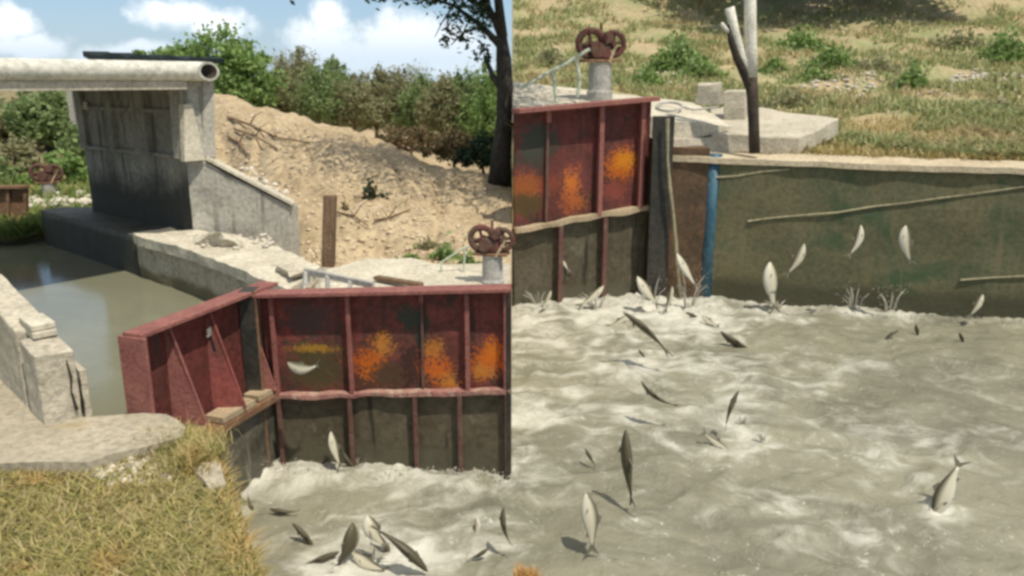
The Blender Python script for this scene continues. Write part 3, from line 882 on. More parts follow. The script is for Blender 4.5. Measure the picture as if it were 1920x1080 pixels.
# ------------------------------------------------------------------ right hand gate
q0 = onZ(962, 572, 0); q1 = onZ(1206, 548, 0)
z0 = onY(962, 208, q0.y - .1).z; z1 = onY(1206, 185, q1.y - .1).z
y_ = lambda px: q0.y + (q1.y - q0.y) * (px - 962) / 244
k0 = onY(962, 434, q0.y - .1).z; k1 = onY(1206, 388, q1.y - .1).z
bl = []
for (px, py, rx, rz, c, ns, rg) in ((1010, 270, 42, 44, (.095, .11, .085), 4, .5), (1080, 330, 36, 40, (.26, .085, .08), 4, .6),
                                    (985, 350, 50, 26, (.50, .17, .05), 6, 1.2), (985, 385, 45, 26, (.17, .12, .05), 5, .8), (1030, 345, 26, 22, (.35, .10, .06), 8, 1.2),
                                    (1072, 350, 18, 34, (.85, .28, .05), 9, 2.2), (1075, 375, 26, 24, (.66, .20, .06), 9, 2.0),
                                    (1162, 312, 34, 32, ORG, 6, 1.0), (1170, 300, 22, 20, (.95, .38, .03), 8, 1.2), (1150, 355, 30, 20, (.40, .11, .08), 6, .8)):
    p = onY(px, py, y_(px)); s_ = y_(px) * 1.05 / F
    bl.append((p.x, None, p.z, rx * s_, rz * s_, c, ns, rg))
M['right_paint'] = mottled('faded red paint of the far gate', (.31, .095, .082), (.17, .075, .065), 1.2, .6, .25, 10, (.11, .08, .065), .52, .66, 2.0, blobs=bl, streak=((.12, .07, .055), .57))
fr = lambda px: (onY(px, 300, y_(px)).x - q0.x) / (q1.x - q0.x)
far_gate = gate((q0.x, q0.y), (q1.x, q1.y), z0, z1, k0, k1, [fr(1120), fr(1196)], 'sluice_gate',
                'red ribbed steel gate with a bright orange patch, beside the dark green wall', M['right_paint'], S=1.9,
                mid_ribs=[fr(1048), fr(1132)], stubs=[fr(1024)], lip='plank')
# end post of the far gate
p = onZ(1231, 560, 0)
zt = onY(1231, 218, p.y).z
t = thing('post_or_gap', (p.x, p.y, 0), 'broad dark steel guide post right of the far red gate', 'post')
obj('dark_upright', bar((p.x, p.y + .1, -.5), (p.x, p.y + .1, zt), .34, .1, up=(0, 1, 0)), M['dark_steel'], t)
bm = bmesh.new()
pts = [onY(px, py, p.y - .06) for px, py in ((1251, 222), (1252, 300), (1256, 350), (1262, 400), (1268, 470), (1275, 540), (1280, 590))]
tube(pts, [.03, .02, .035, .022, .03, .025, .02], 7, bm, amp=.8)
obj('cement_edge', bm, M['groove'], t)
# recess wall between post and blue pipe
a_, b_ = onZ(1255, 562, 0), onZ(1318, 562, 0)
zt = onY(1290, 278, a_.y).z
bm = prism([Vector((a_.x - .15, a_.y + .25, zt)), Vector((b_.x, b_.y + .1, zt)), Vector((b_.x, b_.y + 1, zt)), Vector((a_.x - .15, a_.y + 1, zt))],
           [Vector((a_.x - .15, a_.y + .25, -.6)), Vector((b_.x, b_.y + .1, -.6)), Vector((b_.x, b_.y + 1, -.6)), Vector((a_.x - .15, a_.y + 1, -.6))], cuts=4, amp=.03, scale=2)
tag(obj('recess_wall', bm, mottled('rusty brown recess', (.07, .05, .032), (.15, .09, .05), 1.6, .8, .4, 9, (.30, .10, .05), .6, .72, 1.6, streak=((.2, .08, .04), .6))),
    'rusty brown recessed wall between the guide post and the blue pipe', 'wall')
p = onZ(1323, 556, 0)
bm = tube([(p.x, p.y - .05, -.4), (p.x - .01, p.y - .05, 1.2), (p.x, p.y - .05, onY(1322, 288, p.y).z)], .115, 14, amp=.08)
tag(obj('blue_pipe', bm, M['blue'], None, True), 'upright blue steel pipe at the corner of the dark green wall', 'pipe')

# long algae wall
w0 = onZ(1332, 560, 0); w1 = onZ(1925, 598, 0); wd = (w1 - w0).normalized(); w2 = w1 + wd * 8
wn_ = Vector((wd.y, -wd.x, 0))
zt0 = onY(1332, 304, w0.y).z; zt1 = onY(1925, 330, w1.y).z; zt2 = zt1 - .02
t = thing('canal_wall', w0, 'long dark green algae covered wall with a tan coping above the churned water', 'canal wall')
Vz = lambda p, z: Vector((p.x, p.y, z))
bk = -wn_ * .6
bm = prism([Vz(w0, zt0), Vz(w1, zt1), Vz(w2, zt2), Vz(w2 + bk, zt2), Vz(w1 + bk, zt1), Vz(w0 + bk, zt0)],
           [Vz(w0, -.8), Vz(w1, -.8), Vz(w2, -.8), Vz(w2 + bk, -.8), Vz(w1 + bk, -.8), Vz(w0 + bk, -.8)], cuts=5, amp=.03, scale=1.5)
obj('wall_face', bm, M['wetwall'], t)
ov = wn_ * .06
c0_, c1_, c2_ = w0 - wd * 1.05, w1, w2
bm = prism([Vz(c0_ + ov, zt0 + .09), Vz(c1_ + ov, zt1 + .09), Vz(c2_ + ov, zt2 + .09), Vz(c2_ + bk, zt2 + .13), Vz(c1_ + bk, zt1 + .15), Vz(c0_ + bk, zt0 + .15)],
           [Vz(c0_ + ov, zt0 + .003), Vz(c1_ + ov, zt1 + .003), Vz(c2_ + ov, zt2 + .003), Vz(c2_ + bk, zt2 + .003), Vz(c1_ + bk, zt1 + .003), Vz(c0_ + bk, zt0 + .003)], cuts=6, amp=.028, scale=1.8)
obj('coping', bm, M['coping'], t)


def wallpt(px, py):
    """point on the wall face under this bearing"""
    d = ray(px, py); f = wn_
    tt = (w0.dot(f)) / (d.x * f.x + d.y * f.y)
    return Vector((d.x * tt, d.y * tt, H + d.z * tt)) + wn_ * .02


for pl in (((1402, 414), (1440, 409), (1500, 404), (1570, 398), (1640, 386), (1700, 380), (1760, 372), (1820, 364), (1880, 356), (1935, 348)),
           ((1336, 332), (1380, 330), (1430, 322), (1480, 317)), ((1800, 524), (1860, 520), (1930, 517))):
    bm = bmesh.new(); tube([wallpt(*q) for q in pl], .014, 6, bm, amp=.9)
    obj('cement_line', bm, M['groove'], t)

# slabs above the far gate
def P(px, py, y): return onY(px, py, y)


top = [P(962, 196, 13.9), P(1205, 214, 13.6), P(1252, 226, 13.6), P(1372, 237, 13.7), P(1300, 192, 16.2), P(1180, 178, 16.6), P(1090, 168, 16.8), P(962, 151, 17.0)]
top[0].x = top[-1].x = .01
bot = [p - Vector((0, 0, .30)) for p in top]
bot[3] = top[3] - Vector((0, 0, .04)); bot[2] -= Vector((0, 0, .12))
tag(obj('deck_slab', prism(top, bot, cuts=4, amp=.03, scale=2, seed=4), M['concrete_white']), 'whitish tapering concrete slab lying behind the far red gate', 'concrete slab')
top = [P(1335, 250, 13.6), P(1500, 258, 13.3), P(1572, 222, 14.6), P(1430, 203, 16.0), P(1330, 200, 16.2)]
bot = [P(1335, 289, 13.6), P(1500, 289, 13.3), P(1572, 256, 14.6), P(1430, 240, 16.0), P(1330, 240, 16.2)]
tag(obj('concrete_block', prism(top, bot, bevel=.02, cuts=4, amp=.035, scale=2, seed=6), M['concrete']), 'thick broken concrete block resting on the tan coping beside the forked pole', 'concrete block')
top = [P(1262, 262, 13.5), P(1420, 250, 13.7), P(1420, 236, 14.6), P(1262, 238, 14.6)]
bot = [P(1262, 283, 13.5), P(1420, 289, 13.6), P(1420, 280, 14.6), P(1262, 280, 14.6)]
tag(obj('concrete_ledge', prism(top, bot, cuts=4, amp=.03, scale=2, seed=16), M['concrete']), 'tan concrete ledge under the tapering slab, above the blue pipe', 'concrete ledge')
top = [P(1356, 172, 14.9), P(1398, 170, 14.8), P(1402, 168, 15.2), P(1362, 168, 15.3)]
bot = [P(1356, 236, 14.9), P(1398, 240, 14.8), P(1402, 236, 15.2), P(1362, 234, 15.3)]
tag(obj('stub_pillar', prism(top, bot, bevel=.015, cuts=3, amp=.015, scale=4), M['concrete']), 'short square concrete stub just left of the forked pole', 'pillar')
top = [P(1308, 160, 16.5), P(1350, 156, 16.5), P(1352, 153, 17), P(1312, 155, 17)]
bot = [P(1302, 196, 16.5), P(1356, 196, 16.5), P(1354, 190, 17), P(1306, 190, 17)]
tag(obj('concrete_lump', prism(top, bot, cuts=3, amp=.05, scale=3), M['concrete']), 'rounded tan concrete lump behind the whitish slab, left of the square stub', 'rubble')
# coil of pipe on the slab
t = [P(1255 + 24 * math.cos(a) + (0 if k < 20 else (k - 20) * 10), 200 + 8 * math.sin(a), 14.9 - .4 * math.sin(a)) for k, a in enumerate(np.linspace(0, 2 * math.pi, 20))]
tag(obj('hose_loop', tube(t + [P(1300, 206, 14.9), P(1352, 200, 15)], 0.022, 7), M['drum']), 'grey hose looped on the whitish slab behind the far gate', 'hose')

# forked pole
base = P(1414, 286, 13.15)
t = thing('forked_pole', base, 'tall forked pole, whitewashed above and black below, on the coping', 'pole')
yy = base.y
P2 = lambda px, py: onY(px, py, yy)
obj('trunk', tube([P2(1415, 287), P2(1413, 230), P2(1411, 180), P2(1408, 142)], [.085, .088, .095, .10], 10, amp=.15), M['char_or_shade'], t, True)
obj('branch', tube([P2(1408, 145), P2(1408, 90), P2(1407, 40), P2(1406, -120)], [.10, .095, .095, .085], 10, amp=.12), M['white_paint'], t, True)
b_ = obj('branch', tube([P2(1404, 142), P2(1390, 105), P2(1378, 60), P2(1368, 14)], [.075, .07, .07, .075], 10, amp=.12), M['white_paint'], t, True)
obj('dark_edge', tube([P2(1411, 175), P2(1399, 142), P2(1382, 105), P2(1371, 75), P2(1365, 46)], [.085, .088, .078, .055, .02], 8), M['char_or_shade'], b_, True)  # dark tube along the left edge of the pale branch
obj('stub', tube([P2(1372, 66), P2(1352, 44)], [.03, .035], 7), M['white_paint'], b_, True)


# ------------------------------------------------------------------ gate hoists
def hoist(base, s, rz, label, stand='drum', pipes=True):
    t = thing('gate_hoist', base, label, 'hoist', 'red gate hoists on stands')
    Z = lambda x_, y_, z_: Vector(base) + Matrix.Rotation(rz, 3, 'Z') @ Vector((x_ * s, y_ * s, z_ * s))
    # stand
    bm = tube([Z(0, 0, -.15), Z(0, 0, .05), Z(0, 0, .1), Z(0, 0, .6), Z(0, 0, .62)], [.26 * s, .26 * s, .23 * s, .22 * s, .24 * s], 18)
    st = obj('stand', bm, M['drum'], t)
    bm = bmesh.new(); bar(Z(-.38, 0, .66), Z(.36, 0, .66), .42 * s, .05 * s, bm=bm); obj('bed_plate', bm, M['rust'], st)
    # gear box
    bm = bmesh.new(); prism([Z(-.18, -.14, .98), Z(.14, -.14, .98), Z(.14, .14, .98), Z(-.18, .14, .98)], [Z(-.24, -.16, .69), Z(.2, -.16, .69), Z(.2, .16, .69), Z(-.24, .16, .69)], bevel=.03 * s, bm=bm)
    tube([Z(-.12, -.22, .86), Z(-.12, .2, .86)], .15 * s, 12, bm); tube([Z(.1, -.18, 1.1), Z(.1, .2, 1.1)], .11 * s, 12, bm)
    obj('gearbox', bm, M['hoist_red'], t)
    for (cx_, r_, n_, w_) in ((.24, .22, 5, .11), (-.22, .25, 4, .14)):
        c = Z(cx_, -.05, .98)
        bm = bmesh.new()
        ax = (Z(cx_, -1, .98) - c).normalized()
        ux = (Z(cx_ + 1, -.05, .98) - c).normalized(); uz = Vector((0, 0, 1))
        ring = [c + (ux * math.cos(a) + uz * math.sin(a)) * r_ * s for a in np.linspace(0, 2 * math.pi, 25)]
        tube(ring, w_ * .5 * s, 7, bm)
        for k in range(n_):
            a = k * 2 * math.pi / n_ + .2
            e = c + (ux * math.cos(a) + uz * math.sin(a)) * r_ * s
            tube([c, e], .035 * s, 6, bm)
        tube([c + ax * .09 * s, c - ax * .22 * s], .05 * s, 8, bm)
        obj('gear_wheel', bm, M['hoist_red'], t)
    bm = bmesh.new(); tube([Z(-.45, 0, .9), Z(.5, 0, .9)], .035 * s, 8, bm); obj('shaft', bm, M['rust'], t)
    bm = bmesh.new(); tube([Z(0, 0, .6), Z(0, 0, 1.38)], .03 * s, 7, bm); obj('screw_stem', bm, M['rust'], t)
    bm = bmesh.new(); tube([Z(.30, -.08, .98), Z(.12, -.2, .62)], .03 * s, 7, bm); obj('crank_arm', bm, M['plank'], t)
    return t


b0_ = onZ(93, 385, 1.15)
hoist(onZ(96, 378, 1.15), .62, .3, 'dull red gate hoist on the far left bank, seen under the bridge')
b1_ = onZ(927, 530, 1.45)
hoist(Vector((b1_.x - .02, b1_.y, 1.45)), .50, -.2, 'red gate hoist on the whitish slab behind the wide red gate, at the sandy bank')
b2_ = P(1124, 178, 15.2)
hoist(b2_, .92, .2, 'brownish red gate hoist on a grey stand behind the far red gate')
# pale pipe railings
def rail(pts_list, r, label):
    bm = bmesh.new()
    for pl in pts_list: tube(pl, r, 7, bm)
    tag(obj('pipe_rail', bm, M['pale_pipe']), label, 'pipe rail', 'pale pipe rails beside the hoists')
yr = 9.0
rail([[P(826, 493, yr), P(868, 466, yr), P(908, 450, yr)], [P(872, 466, yr), P(870, 500, yr), P(868, 530, yr)], [P(828, 493, yr), P(826, 520, yr)]], .012,
     'pale green bent pipe rail beside the hoist behind the wide red gate')
yr = 14.6
rail([[P(1022, 140, yr), P(1060, 120, yr), P(1106, 92, yr)], [P(1035, 134, yr), P(1040, 160, yr), P(1042, 190, yr)], [P(1080, 110, yr), P(1088, 150, yr), P(1082, 182, yr)], [P(975, 166, yr), P(1022, 140, yr)]], .032,
     'pale green bent pipe rail beside the hoist behind the far red gate')

# ------------------------------------------------------------------ bridge
nb = onZ(362, 434, 1.50); fb = onZ(174, 396, 1.50)          # near and far bottom of the abutment face
fd = (fb - nb).normalized(); fd.z = 0; fd.normalize()
dd = Vector((-fd.y, fd.x, 0))                            # along the deck, away from the abutment (towards the left)
if dd.x > 0: dd = -dd
zdk = onY(300, 160, 12).z                                # underside of the deck
t = thing('road_bridge', nb, 'concrete road bridge with a tall stained abutment left of the sandy bank', 'bridge')
Vz = lambda p, z: Vector((p.x, p.y, z))
L_ = (fb - nb).length
# abutment body
a0, a1, a2, a3 = nb, fb, fb - dd * 1.7, nb - dd * .12
bm = prism([Vz(p, zdk) for p in (a0, a1, a2, a3)], [Vz(p, .4) for p in (a0, a1, a2, a3)], cuts=4, amp=.015, scale=1.5)
ab = obj('abutment', bm, M['abutment'], t)
# frames standing proud of the abutment face
zmid = onY(250, 290, 12).z
for (f0, f1, za, zb) in ((.0, .05, zmid, zdk - .002), (.30, .42, zmid, zdk - .004), (.62, .68, zmid, zdk - .003), (.93, 1.0, zmid, zdk - .005)):
    p, q = nb.lerp(fb, f0), nb.lerp(fb, f1)
    bm = prism([Vz(p, zb), Vz(q, zb), Vz(q + dd * .06, zb), Vz(p + dd * .06, zb)], [Vz(p, za), Vz(q, za), Vz(q + dd * .06, za), Vz(p + dd * .06, za)])
    obj('frame_post', bm, M['abutment'], t)
for zc in (zmid + .03, (zmid + zdk) / 2 + .15):
    bm = bar(Vz(nb, zc) + dd * .03, Vz(fb, zc) + dd * .03, .055, .055); obj('frame_rail', bm, M['abutment'], t)
obj('broken_hole', bar(Vz(nb.lerp(fb, .86), zdk - .32) + dd * .065, Vz(nb.lerp(fb, .90), zdk - .31) + dd * .065, .02, .12), M['concrete_white'], t)
# deck
sp_ = 7.5
d0 = nb - dd * .27 - fd * .27; d1 = nb + dd * sp_ - fd * .27; d2 = d1 + fd * (L_ + .6); d3 = d0 + fd * (L_ + .6)
bm = prism([Vz(p, zdk + .12) for p in (d0, d1, d2, d3)], [Vz(p, zdk + .003) for p in (d0, d1, d2, d3)], cuts=3, amp=.008)
obj('deck', bm, M['concrete_grey'], t)
# light end pillar (stepped)
pq = nb - fd * .25
za, zb = onY(380, 298, pq.y).z, onY(380, 148, pq.y).z
bm = prism([Vz(pq + dd * .12, zb), Vz(pq - dd * .40, zb), Vz(pq - dd * .31 + fd * .3, zb), Vz(pq + dd * .12 + fd * .3, zb)],
           [Vz(pq + dd * .15, za), Vz(pq - dd * .31, za), Vz(pq - dd * .31 + fd * .3, za), Vz(pq + dd * .15 + fd * .3, za)], bevel=.01, cuts=2, amp=.01)
obj('end_pillar', bm, M['concrete_grey'], t)
pp = pq - fd * .05 + dd * .02
bm = prism([Vz(pp + dd * .1, zb - .33), Vz(pp - dd * .02, zb - .33), Vz(pp - dd * .05 + fd * .1, zb - .33), Vz(pp + dd * .12 + fd * .1, zb - .33)],
           [Vz(pp + dd * .17, za - .02), Vz(pp - dd * .13, za - .02), Vz(pp - dd * .13 + fd * .1, za - .02), Vz(pp + dd * .17 + fd * .1, za - .02)])
obj('pillar_facing', bm, M['concrete_white'], t)
# big pipe along the deck edge
pr = .125
e0 = P(410, 134, (nb - fd * .46 - dd * .42).y)
dirp = dd.copy()
e1 = e0 + dirp * (sp_ + 1)
t2 = thing('large_pipe', e0, 'long pale round pipe lying along the near edge of the bridge deck', 'pipe')
bm = tube([e0, e0 + dirp * 1.2, e0 + dirp * 3, e0 + dirp * 6, e1], [pr, pr, pr * 1.0, pr * 1.02, pr * 1.02], 24, cap=False)
s = dirp.cross(Vector((0, 0, 1))).normalized()
sk = 1.9 if s.dot(Vector((0, -1, 0))) > 0 else -1.9
def skew(bm_):
    for v_ in bm_.verts:
        rel = v_.co - e0
        if abs(rel.dot(dirp)) < .03: v_.co += dirp * (rel.dot(s) * sk + .15)
skew(bm)
bmesh.ops.recalc_face_normals(bm, faces=bm.faces[:])
obj('pipe_wall', bm, M['pipe'], t2, True)
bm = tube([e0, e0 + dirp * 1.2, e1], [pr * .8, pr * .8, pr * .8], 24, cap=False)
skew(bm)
obj('pipe_bore', bm, M['char_or_shade'], t2, True)  # near-black inner wall paints in the shade of the bore
# rim ring
bm = bmesh.new(); rg = []
for k in range(24):
    a = k * 2 * math.pi / 24; d_ = s * math.cos(a) + Vector((0, 0, 1)) * math.sin(a)
    rg.append((bm.verts.new(e0 - dirp * .005 + d_ * pr), bm.verts.new(e0 - dirp * .005 + d_ * pr * .78)))
for k in range(24):
    a_, b_ = rg[k], rg[(k + 1) % 24]; bm.faces.new((a_[0], b_[0], b_[1], a_[1]))
skew(bm)
obj('pipe_rim', bm, M['pipe'], t2)
# edge beam below the pipe
g_ = e0 + Vector((0, .05, -pr - .055)) + dirp * .55
obj('edge_beam', bar(g_, g_ + dirp * sp_, .13, .11), M['concrete'], t)
# dark sheet on top
s0 = P(385, 110, e0.y + .5); s1 = P(155, 100, e0.y - .3)
bm = bmesh.new(); pr_ = []
for k in range(25):
    f = k / 24; c_ = s0.lerp(s1, f); w_ = .5
    z_ = .02 * math.sin(k * 1.1) + .012 * math.sin(k * 2.7)
    pr_.append([c_ + Vector((0, 0, z_)), c_ + Vector((.1, w_, z_ + .01)), c_ + Vector((.1, w_, z_ - .05)), c_ + Vector((0, 0, z_ - .07))])
pr_ = [[bm.verts.new(p) for p in r] for r in pr_]
for k in range(24):
    for j in range(4): bm.faces.new((pr_[k][j], pr_[k][(j + 1) % 4], pr_[k + 1][(j + 1) % 4], pr_[k + 1][j]))
bm.faces.new(pr_[0]); bm.faces.new(pr_[-1][::-1])
tag(obj('roofing_sheet', bm, M['tarp']), 'long dark rippled sheet lying on top of the bridge behind the pale pipe', 'sheet')

# apron the abutment stands on, bridge shade painted into its dark colour
top = [onZ(247, 441, 1.50), onZ(160, 416, 1.50), onZ(76, 394, 1.50), onZ(120, 388, 1.50), onZ(178, 388, 1.50), fb - dd * .6, nb - dd * .9, onZ(340, 446, 1.50)]
for p in top: p.z = 1.50
tag(obj('apron', prism([Vector((p.x, p.y, 1.50)) for p in top], [Vector((p.x, p.y, .2)) for p in top], cuts=4, amp=.02, scale=3),
        mottled('wet apron concrete with painted shade', (.10, .098, .085), (.15, .145, .125), 1.6, .7, .3, 14, zband=((1.42, .04, (.05, .048, .036), .85),))),
    'wet concrete ledge, painted dark for the bridge shade, running along the canal at the foot of the bridge abutment', 'ledge')

# wing wall
w_a = nb + dd * .06 - fd * .10
zA_, = (onY(395, 300, w_a.y).z,)
wb_ = onZ(547, 462, 1.25)
zB_ = onY(546, 388, wb_.y).z
th = Vector((.08, .20, 0))
w_m = w_a.lerp(wb_, .16)
bm = prism([Vz(w_a, zA_), Vz(w_m, zA_ - .04), Vz(wb_, zB_), Vz(wb_ + th, zB_), Vz(w_m + th, zA_ - .04), Vz(w_a + th, zA_)],
           [Vz(w_a, .6), Vz(w_m, .6), Vz(wb_, .6), Vz(wb_ + th, .6), Vz(w_m + th, .6), Vz(w_a + th, .6)], bevel=.015, cuts=4, amp=.02, scale=2.5)
ww = thing('wing_wall', wb_, 'grey sloping wing wall between the bridge pillar and the sandy bank', 'wing wall')
obj('wall_body', bm, M['concrete_grey'], ww)
bm = bar(Vz(w_m, zA_ + .02) + th * .5, Vz(wb_, zB_ + .04) + th * .5, .27, .045); roughen(bm, .008, 4)
obj('coping', bm, M['concrete_white'], ww)

# posts behind the bridge
for px, lab in ((141, 'left one of two whitish concrete posts beyond the bridge'), (154, 'right one of two whitish concrete posts beyond the bridge, touching the abutment in view')):
    q = onY(px, 246, 22)
    tag(obj('concrete_post', bar((q.x, q.y, .9), (q.x, q.y, onY(px, 150, 22).z), .13, .13, up=(0, 1, 0)), M['concrete_grey']), lab, 'post', 'whitish posts beyond the bridge')

# rusty small gate on the left bank
gl = thing('rusty_gate', onZ(20, 446, ZP), 'small rusty brown steel gate on the far left bank at the pond edge', 'gate')
yg = onZ(20, 446, ZP).y
Q = lambda px, py: onY(px, py, yg)
obj('panel', prism([Q(-60, 352), Q(52, 352), Q(52, 352) + Vector((0, .03, 0)), Q(-60, 352) + Vector((0, .03, 0))],
                   [Q(-60, 446), Q(52, 446), Q(52, 446) + Vector((0, .03, 0)), Q(-60, 446) + Vector((0, .03, 0))]), M['rust'], gl)
obj('top_rail', bar(Q(-60, 350) - Vector((0, .04, 0)), Q(54, 350) - Vector((0, .04, 0)), .12, .05), M['rust'], gl)
obj('bottom_rail', bar(Q(-60, 436) - Vector((0, .06, 0)), Q(58, 436) - Vector((0, .06, 0)), .16, .06), M['rust'], gl)
for px in (18, 50, -20): obj('upright', bar(Q(px, 440) - Vector((0, .04, 0)), Q(px, 352) - Vector((0, .04, 0)), .05, .05, up=(0, 1, 0)), M['rust'], gl)
bw = [onZ(60, 392, 1.3), onZ(150, 398, 1.3), onZ(178, 392, 1.3), onZ(110, 372, 1.3)]
tag(obj('bank_slab', slab([onZ(56, 395, 1.22), onZ(120, 392, 1.22), onZ(180, 386, 1.22), onZ(178, 370, 1.22), onZ(120, 376, 1.22), onZ(60, 380, 1.22)], .9, cuts=4, amp=.06, scale=3), M['concrete_grey']),
    'low pale concrete slab on the far left bank below the hoist', 'concrete slab')

exec_stage2 = True
# ------------------------------------------------------------------ vegetation
rng = np.random.default_rng(7)


def leaf_quads(C_, size, rnd, aspect=.55, upright=0.0, droop=0.0):
    n = len(C_)
    size = np.broadcast_to(np.asarray(size, dtype=float), (n,)) * rnd.uniform(.6, 1.35, n)
    a = rnd.normal(size=(n, 3)); a[:, 2] = a[:, 2] * (1 - droop * .5) + upright - droop
    a /= np.linalg.norm(a, axis=1)[:, None]
    b_ = np.cross(a, rnd.normal(size=(n, 3))); b_ /= np.linalg.norm(b_, axis=1)[:, None]
    L = a * size[:, None]; Wd = b_ * (size * aspect * .5)[:, None]
    V = np.stack([C_ - L * .5, C_ - Wd, C_ + L * .5, C_ + Wd], 1).reshape(-1, 3)
    Fc = np.arange(4 * n).reshape(n, 4)
    return V, Fc


def blades(P_, h, w, rnd, lean=.5):
    """two-segment curved grass blades"""
    n = len(P_)
    hh = h * rnd.uniform(.45, 1.3, n); ang = rnd.uniform(0, 2 * np.pi, n)
    d = np.stack([np.cos(ang), np.sin(ang), np.zeros(n)], 1); s_ = np.stack([-np.sin(ang), np.cos(ang), np.zeros(n)], 1)
    ln = rnd.uniform(.1, lean * 2, n)[:, None]; up_ = np.array([0, 0, 1.0])
    w_ = (w * rnd.uniform(.6, 1.4, n))[:, None]
    hh = hh[:, None]
    m1 = P_ + up_ * hh * .55 + d * hh * ln * .3
    m2 = P_ + up_ * hh * .9 + d * hh * ln * 1.0
    V = np.stack([P_ - s_ * w_, P_ + s_ * w_, m1 + s_ * w_ * .8, m1 - s_ * w_ * .8, m2], 1).reshape(-1, 3)
    k = np.arange(n)[:, None] * 5
    F1 = (k + np.array([[0, 1, 2]])); F2 = (k + np.array([[0, 2, 3]])); F3 = (k + np.array([[3, 2, 4]]))
    return V, np.concatenate([F1, F2, F3])


def crown_pts(lobes, n, rnd, shell=.55):
    """points clustered in sub-clumps through a set of ellipsoid lobes"""
    out = []
    tot = sum(l[3] * l[4] for l in lobes)
    for (cx, cy, cz, rx, rz) in lobes:
        m = int(n * rx * rz / tot)
        nc = max(5, m // 45)
        d = rnd.normal(size=(nc, 3)); d /= np.linalg.norm(d, axis=1)[:, None]
        r = rnd.uniform(shell, 1.08, nc)[:, None]
        cc = d * r
        idx = rnd.integers(0, nc, m)
        sc_ = rnd.uniform(.08, .24, nc)[idx][:, None]
        p = cc[idx] + rnd.normal(size=(m, 3)) * sc_
        p[:, 0] = p[:, 0] * rx + cx; p[:, 1] = p[:, 1] * rx + cy; p[:, 2] = p[:, 2] * rz + cz
        out.append(p)
    return np.concatenate(out)


def tree(name, base, lobes, n, leaf, mat, label, cat, group=None, trunk_r=.12, limbs=5, seed=0, trunk_mat='bark', clip=None, droop=0, aspect=.55):
    rnd = np.random.default_rng(seed)
    t = thing(name, base, label, cat, group)
    pts = crown_pts(lobes, n, rnd)
    if clip is not None: pts = pts[clip(pts)]
    V, Fc = leaf_quads(pts, leaf, rnd, aspect, droop=droop)
    obj('crown', np_mesh('crown', V, Fc), M[mat], t)
    bm = bmesh.new()
    b_ = Vector(base); big = max(lobes, key=lambda l: l[3] * l[4]); c_ = Vector(big[:3])
    fork = b_.lerp(Vector((c_.x * .4 + b_.x * .6, c_.y * .4 + b_.y * .6, c_.z)), .5)
    tube([b_ - Vector((0, 0, .2)), b_.lerp(fork, .5) + Vector((trunk_r * .3, 0, 0)), fork], [trunk_r * 1.3, trunk_r, trunk_r * .8], 8, bm, amp=.2, seed=seed)
    for k in range(limbs):
        l = lobes[k % len(lobes)]
        e = Vector((l[0] + rnd.uniform(-.6, .6) * l[3], l[1] + rnd.uniform(-.5, .5) * l[3], l[2] + rnd.uniform(-.1, .8) * l[4]))
        if clip is not None and e.x > -.25: e.x = -.25
        m = fork.lerp(e, .5) + Vector((rnd.uniform(-.1, .1), 0, rnd.uniform(-.05, .1))) * l[3]
        tube([fork, m, e], [trunk_r * .55, trunk_r * .35, trunk_r * .1], 6, bm, amp=.2, seed=k)
    obj('trunk', bm, M[trunk_mat], t)
    return t


def px_lobe(px, py, y, rpx, rpy):
    p = onY(px, py, y); s_ = y * 1.03 / F
    return (p.x, p.y, p.z, rpx * s_, rpy * s_)


# big green tree behind the bridge
ty = 24
tree('broad_tree', (onY(420, 220, ty).x, ty, 1.5), [px_lobe(415, 118, ty, 62, 50), px_lobe(460, 150, ty, 52, 55), px_lobe(345, 115, ty, 55, 30), px_lobe(400, 170, ty, 85, 40), px_lobe(300, 110, ty + 1, 35, 20)],
     11000, .16, 'leaf_bright', 'bright green bushy tree rising behind the bridge end and the sandy bank', 'tree', None, .16, 7, 3)
# hedge of shrubs behind the bank
shr = [(528, 165, 26, 34, 52, 'leaf_olive'), (565, 140, 27, 30, 40, 'leaf_olive'), (600, 175, 25, 40, 42, 'leaf_green'), (628, 150, 27, 24, 36, 'leaf_green'), (665, 185, 25, 38, 40, 'leaf_olive'),
       (705, 178, 26, 38, 46, 'leaf_olive'), (748, 178, 26, 40, 46, 'leaf_olive'), (790, 190, 25, 40, 44, 'leaf_green'), (828, 192, 24, 38, 46, 'leaf_olive'),
       (868, 185, 24, 38, 48, 'leaf_green'), (905, 200, 23, 32, 62, 'leaf_bright'), (935, 205, 25, 22, 60, 'leaf_green'), (500, 195, 27, 30, 40, 'leaf_green')]
desc = ['olive shrub with bare twigs just right of the bright green tree', 'tall brownish olive shrub, second right of the bright green tree', 'low green shrub below the tall dark tuft behind the bank',
        'tall dark green tuft standing above the hedge', 'olive grey shrub right of the tall dark green tuft', 'olive shrub with feathery top above the middle of the bank',
        'broad olive shrub behind the ridge, under the large white cloud', 'dull green shrub above the start of the tree shadow', 'olive shrub behind the shaded ground, left of the dark tree',
        'dense green shrub two places left of the dark trunk', 'fresh green shrub immediately left of the dark tree trunk', 'green shrub partly behind the dark tree trunk', 'leafy green shrub at the foot of the bright green tree']
for k, (px, py, y, rx, ry, mt) in enumerate(shr):
    b_ = onY(px, 250, y)
    lob = [px_lobe(px, py, y, rx, ry), px_lobe(px - rx * .5, py + ry * .5, y + .3, rx * .8, ry * .7), px_lobe(px + rx * .5, py + ry * .5, y - .3, rx * .8, ry * .7), px_lobe(px + rx * .1, py - ry * .55, y, rx * .4, ry * .6)]
    tree('shrub', (b_.x, y, 1.6), lob, 5200, .125, mt, desc[k], 'shrub', 'shrubs behind the sandy bank', .06, 8, 20 + k, trunk_mat='twig',
         clip=lambda p: p[:, 0] < -.03, aspect=.35)
